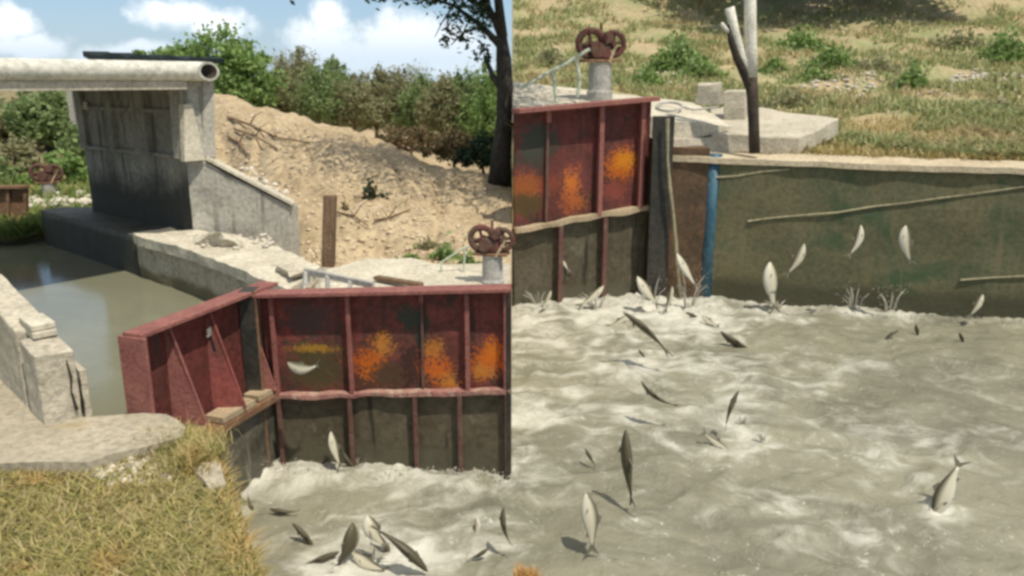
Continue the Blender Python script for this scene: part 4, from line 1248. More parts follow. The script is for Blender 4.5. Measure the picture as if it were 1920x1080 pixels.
# distant belt of trees
bd = ['distant green tree far left under the bridge', 'rounded dark green tree seen under the bridge beside the posts', 'distant olive tree at the left frame edge under the bridge',
      'far green tree beyond the hedge, left', 'far green tree beyond the hedge, middle', 'far green tree beyond the hedge, right']
for k, (px, py, y, rx, ry, mt) in enumerate([(60, 225, 30, 60, 50, 'leaf_olive'), (95, 215, 27, 48, 44, 'leaf_green'), (-20, 235, 28, 70, 45, 'leaf_olive'), (560, 200, 38, 90, 50, 'leaf_olive'), (740, 205, 38, 110, 50, 'leaf_olive'), (880, 205, 36, 90, 50, 'leaf_green')]):
    b_ = onY(px, 300, y)
    lob = [px_lobe(px, py, y, rx, ry), px_lobe(px - rx * .7, py + ry * .3, y, rx * .7, ry * .8), px_lobe(px + rx * .6, py + ry * .4, y, rx * .7, ry * .8)]
    tree('distant_tree', (b_.x, y, 1.4), lob, 6000, .22, mt, bd[k], 'tree', 'distant trees', .14, 6, 50 + k, clip=lambda p: p[:, 0] < -.03)
# bushes on the left bank
for k, (px, py, y, rx, ry, mt, lb) in enumerate([(130, 330, 19, 36, 38, 'leaf_bright', 'bright green bush beside the abutment on the far left bank'), (20, 300, 21, 45, 38, 'leaf_olive', 'olive bush above the small rusty gate'),
                                                 (150, 280, 21, 30, 34, 'leaf_green', 'green bush right of the far red hoist'), (60, 345, 19, 34, 22, 'leaf_bright', 'low bright green bush behind the far red hoist'), (-60, 320, 18, 60, 40, 'leaf_green', 'green bush at the left frame edge behind the rusty gate')]):
    b_ = onY(px, py, y)
    tree('bush', (b_.x, y, 1.1), [px_lobe(px, py, y, rx, ry), px_lobe(px + rx * .5, py + ry * .4, y, rx * .6, ry * .6)], 2000, .15, mt, lb, 'bush', 'bushes on the far left bank', .04, 7, 80 + k, trunk_mat='twig')

# dark tree at the right of the left view
ty = 15.4
t = thing('shade_tree', (onY(945, 330, ty).x, ty, 1.5), 'dark leaning tree with a thick trunk at the right end of the sandy bank', 'tree')
PT = lambda px, py, dy=0: onY(px, py, ty + dy)
bm = bmesh.new()
tube([PT(938, 345), PT(940, 290), PT(946, 220), PT(948, 160), PT(944, 110), PT(940, 60)], [.24, .19, .17, .16, .13, .09], 12, bm, amp=.25)
tube([PT(944, 170), PT(925, 145), PT(910, 108)], [.08, .055, .035], 8, bm, amp=.2)
tube([PT(942, 90), PT(905, 50), PT(850, 10), PT(780, -10)], [.08, .05, .03, .012], 8, bm, amp=.2)
tube([PT(942, 70), PT(915, 10), PT(880, -60)], [.08, .05, .02], 8, bm, amp=.2)
tube([PT(905, 50), PT(870, 60), PT(845, 85)], [.03, .02, .008], 6, bm)
tube([PT(850, 10), PT(830, 40), PT(815, 70)], [.02, .012, .006], 6, bm)
tube([PT(942, 70), PT(930, -40), PT(935, -140)], [.1, .07, .03], 8, bm)
obj('trunk', bm, M['bark'], t, True)
rnd = np.random.default_rng(5)
pts = []
for (px, py, rx, ry, n_) in ((925, 20, 40, 34, 420), (945, 75, 26, 26, 260), (890, 0, 40, 24, 260), (845, -8, 40, 14, 130), (800, 2, 34, 8, 60), (760, -6, 34, 8, 40), (700, 2, 22, 4, 16), (838, 55, 16, 26, 50), (868, 70, 18, 22, 55), (832, 78, 10, 14, 22),
                             (905, 100, 26, 14, 70), (900, 50, 30, 26, 120), (850, 30, 30, 14, 60), (830, -130, 210, 80, 4600), (1010, -160, 130, 70, 2200), (925, 110, 20, 14, 60)):
    c_ = px_lobe(px, py, ty, rx, ry)
    q = rnd.normal(size=(n_, 3)) * .5
    pts.append(np.array(c_[:3]) + q * np.array([c_[3], max(.35, c_[3] * .8), c_[4]]))
for (cx_, cy_, cz_, a_, b_, c_, n_) in ((.3, 13.9, 6.3, .9, .8, .3, 3400), (-1.0, 14.6, 6.6, .9, .8, .3, 3000), (1.1, 12.9, 6.0, .6, .5, .25, 1500), (.2, 15.6, 6.7, .8, .8, .3, 1500)):
    pts.append(np.array([cx_, cy_, cz_]) + rnd.normal(size=(n_, 3)) * np.array([a_, b_, c_]))
pts = np.concatenate(pts); pts = pts[(pts[:, 0] < -.03) | (pts[:, 2] > 5.8)]
pts = pts[(pts[:, 2] > 3.6 + pts[:, 1] * .10 + .15) | (pts[:, 0] < -.4)]
V, Fc = leaf_quads(pts, .11, rnd, .5, droop=.4)
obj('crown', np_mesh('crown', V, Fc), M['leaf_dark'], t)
# dark undergrowth at its foot
for k, (px, py, y, rx, ry, lb) in enumerate(((905, 280, 17.2, 34, 26, 'shaded scrubby bush at the foot of the dark tree'), (850, 268, 18.5, 40, 22, 'shaded twiggy bush left of the dark tree foot'), (770, 250, 20, 42, 16, 'low shaded scrub on the ridge of the bank'))):
    b_ = onY(px, py, y)
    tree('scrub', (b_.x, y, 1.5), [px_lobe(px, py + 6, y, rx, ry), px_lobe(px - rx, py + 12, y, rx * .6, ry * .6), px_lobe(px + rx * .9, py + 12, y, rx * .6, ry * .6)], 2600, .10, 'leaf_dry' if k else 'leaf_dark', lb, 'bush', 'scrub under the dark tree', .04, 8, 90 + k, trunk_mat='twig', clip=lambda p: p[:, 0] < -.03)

# overhanging shade tree up the slope (its crown is above the picture, its shade is on the slope)
hx, hy = 8.2, 41
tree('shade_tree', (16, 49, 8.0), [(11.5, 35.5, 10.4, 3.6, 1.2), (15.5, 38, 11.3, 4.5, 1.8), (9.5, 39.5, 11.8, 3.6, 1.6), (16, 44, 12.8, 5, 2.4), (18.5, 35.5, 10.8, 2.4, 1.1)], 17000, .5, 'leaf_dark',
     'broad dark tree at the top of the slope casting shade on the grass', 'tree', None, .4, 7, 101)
for k, (x_, y_2, lb) in enumerate(((4, 64, 'tree on the crest of the slope, farthest left'), (16, 66, 'tree on the crest of the slope, second from left'), (27, 62, 'tree on the crest of the slope, third from left'), (38, 66, 'tree on the crest of the slope, farthest right'))):
    tree('crest_tree', (x_, y_2, 9), [(x_, y_2, 13, 4, 2.6), (x_ + 3, y_2 + 1, 12, 3, 2.2)], 2500, .45, 'leaf_green', lb, 'tree', 'trees on the crest', .3, 5, 110 + k)

# ------------------------------------------------------------------ grasses
# near grass (in front of the pad, dense where the picture sees it)
n_ = 21000
pxs = rng.uniform(-120, 478, n_ * 3); pys = rng.uniform(838, 1180, n_ * 3)
edge = 392 + (pys - 826) / 259 * 86
keep = (pxs < edge + rng.uniform(-6, 6, n_ * 3)) & ~((pxs < 345) & (pys < 872 + rng.uniform(-8, 10, n_ * 3)) & (pys < 872 - (pxs - 160) * .27 * (pxs > 160) + rng.uniform(-4, 10, n_ * 3)))
pxs, pys = pxs[keep], pys[keep]
# even density over ground rather than over the picture: thin rows near the lens
a = (pxs - 960) / F; b_ = (540 - pys) / F
dz = -sp + b_ * cp; tt = (1.02 - H) / dz
PN = np.stack([a * tt, (cp + b_ * sp) * tt, np.full(len(tt), 1.0)], 1)[:n_]
PN2 = np.stack([rng.uniform(-10, -1.6, 9000), rng.uniform(.5, 5.5, 9000), np.full(9000, 1.0)], 1)
PN2 = PN2[PN2[:, 0] < E1.x + (PN2[:, 1] - E1.y) * ed.x / ed.y - .05]
PN = np.concatenate([PN, PN2])
dens = np.array([noise.noise(Vector((p[0] * 2.2, p[1] * 2.2, 3))) for p in PN])
PN = PN[dens > rng.uniform(-.6, .05, len(dens))]
V, Fc = blades(PN, .088, .0058, rng, 1.1)
tag(obj('grass', np_mesh('grass', V, Fc), M['grass_near']), 'dry yellow green grass covering the near bank at lower left', 'grass', None, 'stuff')
# overhanging straw on the water side edge
f = rng.uniform(0, 1, 1700); PE = np.array([tuple(E1.lerp(E2 + ed * .8, x_)) for x_ in f]); PE[:, 0] += rng.normal(-.02, .035, len(PE)); PE[:, 2] = 1.0 - np.maximum(0, PE[:, 0] - (E1.x + (PE[:, 1] - E1.y) * ed.x / ed.y)) * 2.5
V, Fc = blades(PE, .085, .005, rng, 1.2)
tag(obj('straw', np_mesh('straw', V, Fc), leafy('straw', [(.46, .33, .12), (.54, .42, .19), (.38, .27, .10), (.32, .29, .10)], .2)), 'orange straw hanging over the edge of the near bank', 'grass', None, 'stuff')
# slope grass on the right
PH = scatter(HILL, 62000, rng, (0, .93), (.02, .70))
PH = PH[(PH[:, 0] > .08)]
dens = np.array([noise.noise(Vector((p[0] * .5, p[1] * .5, 8))) for p in PH]); PH = PH[dens > rng.uniform(-.28, .12, len(dens))]
V, Fc = blades(PH, .22, .026, rng, .9)
tag(obj('grass', np_mesh('grass', V, Fc), M['grass_hill']), 'sparse dry grass over the slope above the dark green wall', 'grass', None, 'stuff')
PH = scatter(HILL, 11000, rng, (.40, .95), (.0, .2)); PH = PH[PH[:, 0] > 3.9]
V, Fc = blades(PH, .16, .010, rng, 1.0)
tag(obj('straw', np_mesh('straw', V, Fc), leafy('dead straw', [(.52, .40, .20), (.44, .34, .14), (.34, .30, .11), (.60, .50, .28)], .25)), 'tangled dead straw along the tan coping of the dark green wall', 'grass', None, 'stuff')
# far left bank grass
PL = scatter(Gl, 9000, rng, (.1, 1), (0, .5))
V, Fc = blades(PL, .28, .02, rng, .7)
tag(obj('grass', np_mesh('grass', V, Fc), leafy('bank grass', [(.13, .20, .04), (.22, .30, .08), (.30, .32, .12), (.18, .22, .06)])), 'green grass on the far left bank under the bridge', 'grass', None, 'stuff')
# sprigs on the sandy bank
PB = scatter(BANK, 900, rng, (.0, .98), (.12, .5)); dens = np.array([noise.noise(Vector((p[0] * .9, p[1] * .9, 5))) for p in PB]); PB = PB[dens > .12]
V, Fc = blades(PB, .10, .008, rng, 1.0)
tag(obj('dry_sprigs', np_mesh('dry_sprigs', V, Fc), M['leaf_dry']), 'thin dry sprigs on the sandy bank', 'grass', None, 'stuff')


def weed(px, py, y, rpx, rpy, n, leaf, lab, mat='leaf_weed', group='leafy weeds', seed=0, ground=None):
    rnd = np.random.default_rng(seed)
    s_ = y * 1.03 / F; c_ = onY(px, py, y)
    pts = rnd.normal(size=(n, 3)) * .42
    pts[:, 2] = np.abs(pts[:, 2])
    fall = 1 / (1 + (pts[:, 0] ** 2) * 3)
    pts = np.array(c_) - np.array([0, 0, rpy * s_ * .7]) + pts * np.array([rpx * s_, rpx * s_ * .55, rpy * s_ * 1.6]) * np.stack([np.ones(n), np.ones(n), fall], 1)
    if c_.x > 0: pts = pts[pts[:, 0] > .05]
    else: pts = pts[pts[:, 0] < -.03]
    t = thing('leafy_weed', (c_.x, c_.y, c_.z - rpy * s_ * .8), lab, 'weed', group)
    V, Fc = leaf_quads(pts, leaf, rnd, .5, upright=.25)
    obj('leaves', np_mesh('leaves', V, Fc), M[mat], t)
    bm = bmesh.new()
    for k in range(12):
        q = Vector(pts[k * 7 % len(pts)]); b0 = Vector((c_.x, c_.y, c_.z - rpy * s_ * .9))
        tube([b0 + Vector((rnd.uniform(-.01, .01), 0, 0)), q], [.012, .005], 5, bm)
    obj('stems', bm, M['twig'], t)


# depth of the slope under a picture row
def hill_y(py):
    tb = [(-60, 50), (40, 36), (130, 26), (225, 17.5), (300, 13.4)]
    for (a, ya), (b2, yb) in zip(tb, tb[1:]):
        if a <= py <= b2: return ya + (yb - ya) * (py - a) / (b2 - a)
    return 14


for k, (px, py, rx, ry, n_, lab) in enumerate(((1270, 110, 55, 34, 1100, 'large bright green weed patch right of the far hoist'), (1310, 135, 45, 24, 700, 'bright green weed clump just left of the forked pole'),
                                               (1210, 150, 40, 18, 500, 'low green weed clump at the right foot of the far hoist'), (1500, 80, 48, 24, 700, 'green weed clump right of the forked pole, near the shade'), (1560, 112, 45, 22, 800, 'bright green weed patch on the middle of the slope'),
                                               (1530, 145, 50, 16, 450, 'flat pale green weed patch behind the thick block'), (1640, 130, 55, 22, 600, 'grey green weed clump at the middle of the slope'), (1710, 155, 32, 36, 650, 'tall dark green weed alone on the slope above the wall'),
                                               (1480, 190, 60, 18, 420, 'low grey green weeds just behind the thick block'), (1885, 100, 50, 34, 900, 'dark green weed clump near the right frame edge'), (1030, 118, 40, 22, 450, 'olive weed patch left of the far hoist'),
                                               (1450, 130, 30, 20, 350, 'pale green weed clump close right of the forked pole'), (1860, 200, 60, 16, 400, 'low olive weeds at the right above the wall'), (1790, 80, 60, 18, 420, 'olive weed patch high on the right of the slope'))):
    y = hill_y(py + ry * .6)
    weed(px, py, y, rx * 1.25, ry * 1.1, int(n_ * 2.8), .0072 * y, lab, 'leaf_weed' if k not in (6, 8, 10, 12, 13) else 'leaf_olive', 'leafy weeds on the grassy slope', 200 + k)
for k, (px, py, y, rx, ry, n_, lab) in enumerate(((835, 470, 10.2, 34, 22, 300, 'green weed clump beside the hoist at the foot of the sandy bank'), (800, 455, 10.9, 30, 16, 160, 'small dry green weed left of the hoist on the sandy bank'),
                                                  (515, 462, 12.3, 28, 10, 240, 'low green weeds at the foot of the wing wall'), (878, 485, 9.8, 22, 18, 160, 'pale green weed under the pipe rail by the hoist'), (770, 480, 10.8, 24, 8, 90, 'thin low weed on the edge of the whitish slab'))):
    weed(px, py, y, rx, ry, n_, .07, lab, 'leaf_weed' if k != 1 else 'leaf_olive', 'leafy weeds behind the red gates', 240 + k)
p = onZ(310, 800, 1.1)
weed(318, 810, p.y + .02, 36, 26, 330, .045, 'yellowish weed growing in the gap at the corner of the pad', 'leaf_dry', None, 251)
rnd = np.random.default_rng(44)
PC = np.array(onZ(325, 830, 1.05)) + rnd.normal(size=(900, 3)) * np.array([.16, .08, .01])
PC = np.concatenate([PC, np.array(onZ(372, 858, 1.08)) + rnd.normal(size=(900, 3)) * np.array([.07, .10, .01])])
V, Fc = blades(PC, .09, .0045, rnd, .9)
tag(obj('grass_tuft', np_mesh('grass_tuft', V, Fc), M['grass_near']), 'tuft of yellow grass at the corner of the pad by the red gate', 'grass tuft')
# near clump at the bottom of the right view
cpx = onZ(1000, 1076, .35)
bm = prism([Vector((.01, cpx.y - .9, .35)), Vector((.18, cpx.y - .9, .35)), Vector((.13, cpx.y - .1, .33)), Vector((.01, cpx.y + .05, .33))], [Vector((.01, cpx.y - .9, -.4)), Vector((.3, cpx.y - .9, -.4)), Vector((.25, cpx.y, -.4)), Vector((.01, cpx.y + .1, -.4))], cuts=3, amp=.01)
t = thing('grass_clump', (.08, cpx.y - .2, 0), 'orange dry grass clump on earth at the bottom edge beside the churned water', 'grass clump')
obj('earth', bm, M['rust'], t)
PC = np.stack([rnd.uniform(.02, .17, 1500), cpx.y + rnd.uniform(-.9, .02, 1500), np.full(1500, .33)], 1)
V, Fc = blades(PC, .07, .004, rnd, .8); V[:, 0] = np.maximum(V[:, 0], .008)
obj('blades', np_mesh('blades', V, Fc), leafy('rusty straw', [(.45, .22, .06), (.55, .34, .12), (.35, .18, .06)], .2), t)

# ------------------------------------------------------------------ stones and clods
def stones(P_, size, rnd, flat=.6):
    ico = bmesh.new(); bmesh.ops.create_icosphere(ico, subdivisions=1, radius=1)
    bv = np.array([v_.co[:] for v_ in ico.verts]); bf = np.array([[v_.index for v_ in f_.verts] for f_ in ico.faces]); ico.free()
    n = len(P_); nv_ = len(bv)
    s_ = size * rnd.uniform(.4, 1.5, n)[:, None, None] * rnd.uniform(.6, 1.3, (n, 1, 3)); s_[:, :, 2] *= flat
    V = bv[None] * s_ * rnd.uniform(.7, 1.25, (n, nv_, 1)) + P_[:, None, :]
    Fc = bf[None] + (np.arange(n) * nv_)[:, None, None]
    return V.reshape(-1, 3), Fc.reshape(-1, 3)


PS = scatter(BANK, 1700, rng, (.05, .99), (.08, .56)); PS = PS[PS[:, 0] < -.1]
V, Fc = stones(PS, .04, rng)
tag(obj('clods', np_mesh('clods', V, Fc), M['sandstone']), 'loose sandy clods scattered over the bare bank', 'clods', None, 'stuff')
PS = scatter(BANK, 500, rng, (.12, .34), (.14, .42)); V, Fc = stones(PS, .06, rng)
tag(obj('rubble', np_mesh('rubble', V, Fc), M['stone']), 'whitish rubble on the bank beside the wing wall', 'rubble', None, 'stuff')
PS = np.array([tuple(onZ(px, py, 1.03)) for px, py in zip(rng.normal(238, 34, 150), rng.normal(884, 10, 150))])
V, Fc = stones(PS, .035, rng)
tag(obj('rubble', np_mesh('rubble', V, Fc), M['stone']), 'heap of pale broken stones in the near grass by the pad', 'rubble', None, 'stuff')
PS = np.array([tuple(onZ(px, py, 1.30)) for px, py in zip(rng.uniform(60, 178, 60), rng.normal(378, 6, 60))])
V, Fc = stones(PS, .10, rng)
tag(obj('rubble', np_mesh('rubble', V, Fc), M['stone']), 'white broken stones on the far left bank under the hoist', 'rubble', None, 'stuff')
PS = np.array([tuple(onZ(px, py, 1.55)) for px, py in zip(rng.uniform(370, 510, 130), rng.normal(453, 5, 130))])
V, Fc = stones(PS, .03, rng)
tag(obj('rubble', np_mesh('rubble', V, Fc), M['stone']), 'small pale crumbs on top of the cracked pond wall', 'rubble', None, 'stuff')
PS = []
for (x0_, x1_, py0, sd_, n_) in ((1780, 1930, 150, 8, 260), (1500, 1640, 165, 6, 130), (1100, 1320, 150, 14, 120), (1600, 1920, 180, 12, 90)):
    for px, py in zip(rng.uniform(x0_, x1_, n_), rng.normal(py0, sd_, n_)):
        PS.append(tuple(onY(px, py, hill_y(py) + 0)))
PS = np.array(PS)
hv = HILL.reshape(-1, 3)
for i in range(len(PS)):
    d2 = (hv[:, 0] - PS[i, 0]) ** 2 + (hv[:, 1] - PS[i, 1]) ** 2; PS[i, 2] = hv[d2.argmin(), 2] + .03
V, Fc = stones(PS, .055, rng)
tag(obj('rubble', np_mesh('rubble', V, Fc), M['stone']), 'pale broken stones strewn over the grassy slope', 'rubble', None, 'stuff')


# dry branches on the bank
def near_bank_pt(px, py):
    """first hit of this bearing on the bank grid"""
    d = ray(px, py); best = None
    g = BANK.reshape(-1, 3)
    rel = g - np.array([0, 0, H]); dn = np.array(d.normalized())
    al = rel @ dn; off = np.linalg.norm(rel - al[:, None] * dn, axis=1)
    i = off.argmin(); return Vector(g[i])


for k, (pl, r_, lab) in enumerate(((((428, 225), (470, 240), (520, 262), (580, 272)), .035, 'dry branch lying near the top of the sandy bank'), (((440, 250), (480, 262), (520, 285)), .03, 'second dry branch just below the top of the sandy bank'),
                                   (((632, 405), (665, 412), (690, 430)), .02, 'crooked dry twig on the bank right of the wooden post'), (((700, 418), (730, 414), (770, 400)), .02, 'dry twig lying on the middle of the bank'),
                                   (((740, 215 + 50), (800, 290), (850, 300), (900, 312)), .04, 'pale fallen branch on the shaded edge of the bank'), (((430, 262), (450, 275), (468, 300)), .03, 'short dry root by the top of the wing wall'))):
    pts = [near_bank_pt(*q) + Vector((0, 0, .06)) for q in pl]
    bm = bmesh.new(); tube(pts, [r_ * (1 - .2 * i) for i in range(len(pts))], 6, bm, amp=.3, seed=k)
    q = pts[1]; tube([q, q + Vector((.15, -.1, .2)), q + Vector((.3, 0, .28))], [r_ * .6, r_ * .4, r_ * .2], 5, bm)
    tube([pts[-2], pts[-2] + Vector((-.12, .1, .16))], [r_ * .5, r_ * .2], 5, bm)
    tag(obj('dry_branch', bm, M['twig']), lab, 'branch', 'dry branches on the bank')
weed(697, 352, near_bank_pt(697, 372).y, 26, 26, 90, .11, 'single dark dry weed on the middle of the sandy bank', 'leaf_dark', None, 261)
weed(645, 385, near_bank_pt(645, 400).y, 14, 20, 40, .08, 'small brown dry weed beside the wooden post', 'leaf_dry', None, 262)

# ------------------------------------------------------------------ fish
mf, nt, bs = mat_base('fish skin')
tcn = nt.nodes.new('ShaderNodeAttribute'); tcn.attribute_name = 'back'
nn = noise_n(nt, tcn.outputs['Vector'], 3)
fac = tcn.outputs['Fac']
c = mixc(nt, smooth(nt, fac, .30, .75), (.52, .48, .36), (.085, .075, .045))
c = mixc(nt, smooth(nt, fac, -.1, .15), (.56, .54, .46), c)
nt.links.new(c, bs.inputs['Base Color']); bs.inputs['Roughness'].default_value = .45; bs.inputs['Specular IOR Level'].default_value = .3
M['fish'] = mf
M['fin'] = plain('fish fin', (.13, .12, .085), .5)
M['eye'] = plain('fish eye', (.01, .01, .01), .2)


def fish(px, py, L_px, ang, roll, bend, label, water_py=None, flat=.0, fat=1.0, tint=0, tilt=.0):
    """px,py centre; ang = direction of the head in the picture (degrees, 0 = right, 90 = up); roll 0 side on, 90 back to us, -90 belly"""
    wpy = water_py if water_py else py + 6
    base = onZ(px, wpy, 0); y = base.y
    c = onY(px, py, y) if water_py else Vector((base.x, base.y, .03))
    dist = (c - Vector((0, 0, H))).length
    Lw = L_px * dist / F * 1.04
    fat = fat * 1.28
    bend *= .65
    if roll >= 60: tint = .38
    right = Vector((1, 0, 0)); upv = Vector((0, sp, cp)); out = Vector((0, -cp, sp))
    a = R(ang)
    X = (right * math.cos(a) + upv * math.sin(a) + out * tilt).normalized()
    Y0 = (-right * math.sin(a) + upv * math.cos(a)); Y0 = (Y0 - X * Y0.dot(X)).normalized()
    if math.cos(a) < -.01: Y0 = -Y0
    Z0 = X.cross(Y0).normalized()
    if Z0.dot(out) < 0: Z0 = -Z0
    r = R(roll)
    Up = (Y0 * math.cos(r) + Z0 * math.sin(r)).normalized(); Sd = X.cross(Up).normalized()
    t = thing('fish', c, label, 'fish', 'fish leaping in the churned water')
    Bd = Y0                      # bends within the picture plane
    def spine(s_):               # s_ 0 = nose, 1 = tail root
        xx = (.5 - s_) * Lw
        return c + X * xx + Bd * (bend * Lw * ((s_ - .5) ** 2 * 4 - .33) * .5)
    prof = [(0, .012), (.04, .035), (.10, .062), (.2, .092), (.33, .112), (.46, .11), (.6, .088), (.74, .055), (.85, .032), (.93, .026)]
    me_b = bmesh.new(); rings = []; backs = []
    lay = me_b.verts.layers.float.new('back')
    seg = 14
    for (s_, h_) in prof:
        p = spine(s_); ring = []
        tg = (spine(min(1, s_ + .02)) - spine(max(0, s_ - .02))).normalized()
        U = (Up - tg * Up.dot(tg)).normalized(); S_ = tg.cross(U).normalized()
        for k in range(seg):
            th_ = k * 2 * math.pi / seg
            v_ = me_b.verts.new(p + U * math.cos(th_) * h_ * Lw * fat * (1.12 if math.cos(th_) < 0 else 1) + S_ * math.sin(th_) * h_ * Lw * .62 * fat)
            v_[lay] = math.cos(th_) * .5 + .35 + tint
            ring.append(v_)
        rings.append(ring)
    for i in range(len(rings) - 1):
        for k in range(seg): me_b.faces.new((rings[i][k], rings[i][(k + 1) % seg], rings[i + 1][(k + 1) % seg], rings[i + 1][k]))
    me_b.faces.new(rings[0][::-1]); me_b.faces.new(rings[-1])
    bmesh.ops.recalc_face_normals(me_b, faces=me_b.faces[:])
    obj('body', me_b, M['fish'], t, True)

    def fin(poly, nm):
        b1 = bmesh.new()
        tk = Sd * .009 * Lw
        prism([p + tk for p in poly], [p - tk for p in poly], bm=b1)
        obj(nm, b1, M['fin'], t)
    T = spine(.91); B_ = (spine(1.12) - spine(.92)).normalized()
    fin([T + Up * .02 * Lw, T + B_ * .09 * Lw + Up * .08 * Lw, T + B_ * .2 * Lw + Up * .15 * Lw, T + B_ * .10 * Lw, T + B_ * .2 * Lw - Up * .15 * Lw, T + B_ * .09 * Lw - Up * .07 * Lw, T - Up * .02 * Lw], 'tail_fin')
    D0, D1 = spine(.38), spine(.56)
    hh = .105 * Lw * fat
    fin([D0 + Up * hh, D0 * .6 + D1 * .4 + Up * (hh + .075 * Lw), D1 + Up * (hh + .01 * Lw), D1 + Up * hh * .75], 'dorsal_fin')
    A0, A1 = spine(.66), spine(.76)
    fin([A0 - Up * .07 * Lw * fat, A1 - Up * .12 * Lw, A1 - Up * .05 * Lw * fat], 'anal_fin')
    for sg in (-1, 1):
        q = spine(.24) + Sd * sg * .055 * Lw * fat - Up * .05 * Lw
        fin([q, q - X * .09 * Lw - Up * .05 * Lw + Sd * sg * .03 * Lw, q - X * .05 * Lw], 'side_fin')
        e = spine(.075) + Sd * sg * .030 * Lw * fat + Up * .008 * Lw
        b1 = bmesh.new(); bmesh.ops.create_icosphere(b1, subdivisions=1, radius=.011 * Lw, matrix=Matrix.Translation(e))
        obj('eye', b1, M['eye'], t)
    return t


FISH = [
    # left view
    (567, 688, 52, 175, 0, .55, 'curved pale fish in the air before the left panel of the wide gate', 905, 1.25),
    (628, 842, 62, 105, -40, .1, 'upright pale fish rising from the water below the wide red gate', 885, .9),
    (650, 858, 34, -60, 80, .2, 'small dark fish diving beside the upright pale fish', 880, 1.1),
    (531, 958, 46, 175, 75, .2, 'small dark fish at the surface near the grassy edge', None, 1.0),
    (575, 1010, 70, 130, 60, -.1, 'slender grey fish slanting just above the surface left of the broad dark fish', None, .8),
    (652, 1022, 78, 70, 60, .3, 'broad dark fish in the foam at the bottom of the left half', 1060, 1.5),
    (702, 996, 58, 120, -30, .3, 'round silver white fish tumbling right of the broad dark fish', 1050, 1.6),
    (757, 1030, 112, -40, 75, -.12, 'long dark fish slanting down to the right beside the round silver fish', 1075, .9),
    (946, 985, 62, 100, 70, .3, 'dark upright fish in the foam below the right end of the wide red gate', 1040, .9),
    (448, 932, 46, 140, 20, .6, 'pale fish splashing against the near grassy bank edge', None, 1.2),
    (893, 990, 36, 80, -20, .4, 'small silver fish surfacing in foam left of the centre', None, 1.0),
    (600, 1050, 70, 20, 65, .1, 'dark fish low in the foam left of the broad dark fish', None, 1.0),
    (690, 1055, 60, 150, -20, .2, 'pale fish rolling under the round silver white fish', None, 1.2),
    (720, 1018, 56, -60, 75, .1, 'small dark fish between the round silver fish and the long dark fish', None, 1.0),
    (470, 945, 34, -70, 70, .2, 'small dark fish beside the pale fish at the grassy edge', None, 1.1),
    (898, 1040, 40, 30, 70, .2, 'small grey fish low in the foam near the bottom, left of centre', None, 1.0),
    # right view
    (1160, 600, 40, 30, -10, .2, 'small silvery fish in the foam between the far gate and the guide post', None, .9),
    (1255, 560, 44, 75, 30, .1, 'small grey fish upright in the spray in front of the guide post', 590, .9),
    (1330, 600, 34, 150, -10, .2, 'small pale fish in the foam right below the blue pipe', None, 1.0),
    (1025, 560, 32, 60, 20, .1, 'small greenish fish at the left foot of the far red gate', 585, 1.0),
    (1054, 486, 48, 118, -35, 0, 'white fish leaping in front of the lower part of the far red gate', 562, 1.0),
    (1286, 506, 66, 120, -45, .08, 'white fish leaping in front of the recess beside the blue pipe', 580, .95),
    (1213, 546, 62, 125, -30, .1, 'pale fish just above the foam below the guide post', 585, 1.1),
    (1110, 556, 56, 40, -20, .15, 'pale fish skimming foam at the foot of the far red gate', 580, .8),
    (1447, 535, 80, 95, -20, .05, 'large pale upright fish touching the foot of the dark green wall', 585, 1.2),
    (1493, 487, 60, 60, 10, .15, 'grey fish leaping right of the large upright fish', 590, 1.0),
    (1606, 452, 54, 68, -10, .3, 'thin pale curved fish high against the dark green wall, centre', 595, .85),
    (1700, 458, 60, 98, 10, .25, 'pale fish leaping highest at the right against the dark green wall', 598, 1.05),
    (1831, 573, 40, 58, 0, .1, 'small pale fish leaping at the foot of the wall near the right edge', 605, 1.0),
    (1211, 620, 104, 138, 80, -.12, 'long dark curved fish above the foam below the far red gate', 690, .65),
    (1204, 662, 22, 130, 80, 0, 'tiny dark fish below the long dark curved fish', None, 1.2),
    (1381, 640, 68, 150, 70, .2, 'greenish fish half sunk in the foam right of the long dark fish', None, .9),
    (1298, 588, 26, 160, 80, 0, 'little dark fish in the foam below the blue pipe', None, 1.2),
    (1231, 742, 74, 145, 70, .35, 'arched grey fish with a dark tail in the middle of the churned water', 800, .6),
    (1371, 765, 66, 70, 75, -.15, 'dark slim fish leaping above a small splash', 820, .75),
    (1342, 828, 52, -35, -10, .1, 'pale fish at the surface under the dark slim fish', None, .8),
    (1177, 872, 124, 95, 78, .08, 'long dark fish standing upright out of the water', 950, .85),
    (1106, 856, 34, 120, 80, 0, 'small dark fish left of the long upright dark fish', None, 1.0),
    (1107, 978, 98, 96, -15, -.12, 'silver fish leaping at lower left of the right half', 1045, 1.0),
    (1774, 918, 92, -115, -25, -.08, 'silver white fish diving head first at lower right with tail up', 950, .95),
    (1668, 627, 34, 35, 80, -.2, 'small dark curved fish below the splashes at the wall', None, .8),
    (1719, 619, 24, 100, 70, 0, 'tiny dark fish second from the right below the wall', None, 1.1),
    (1803, 633, 22, 110, 80, 0, 'tiny dark fish farthest right below the wall', None, 1.2),
]
for (px, py, L, ang, roll, bend, lab, wpy, fat) in FISH:
    fish(px, py, L, ang, roll, bend, lab, wpy, fat=fat)


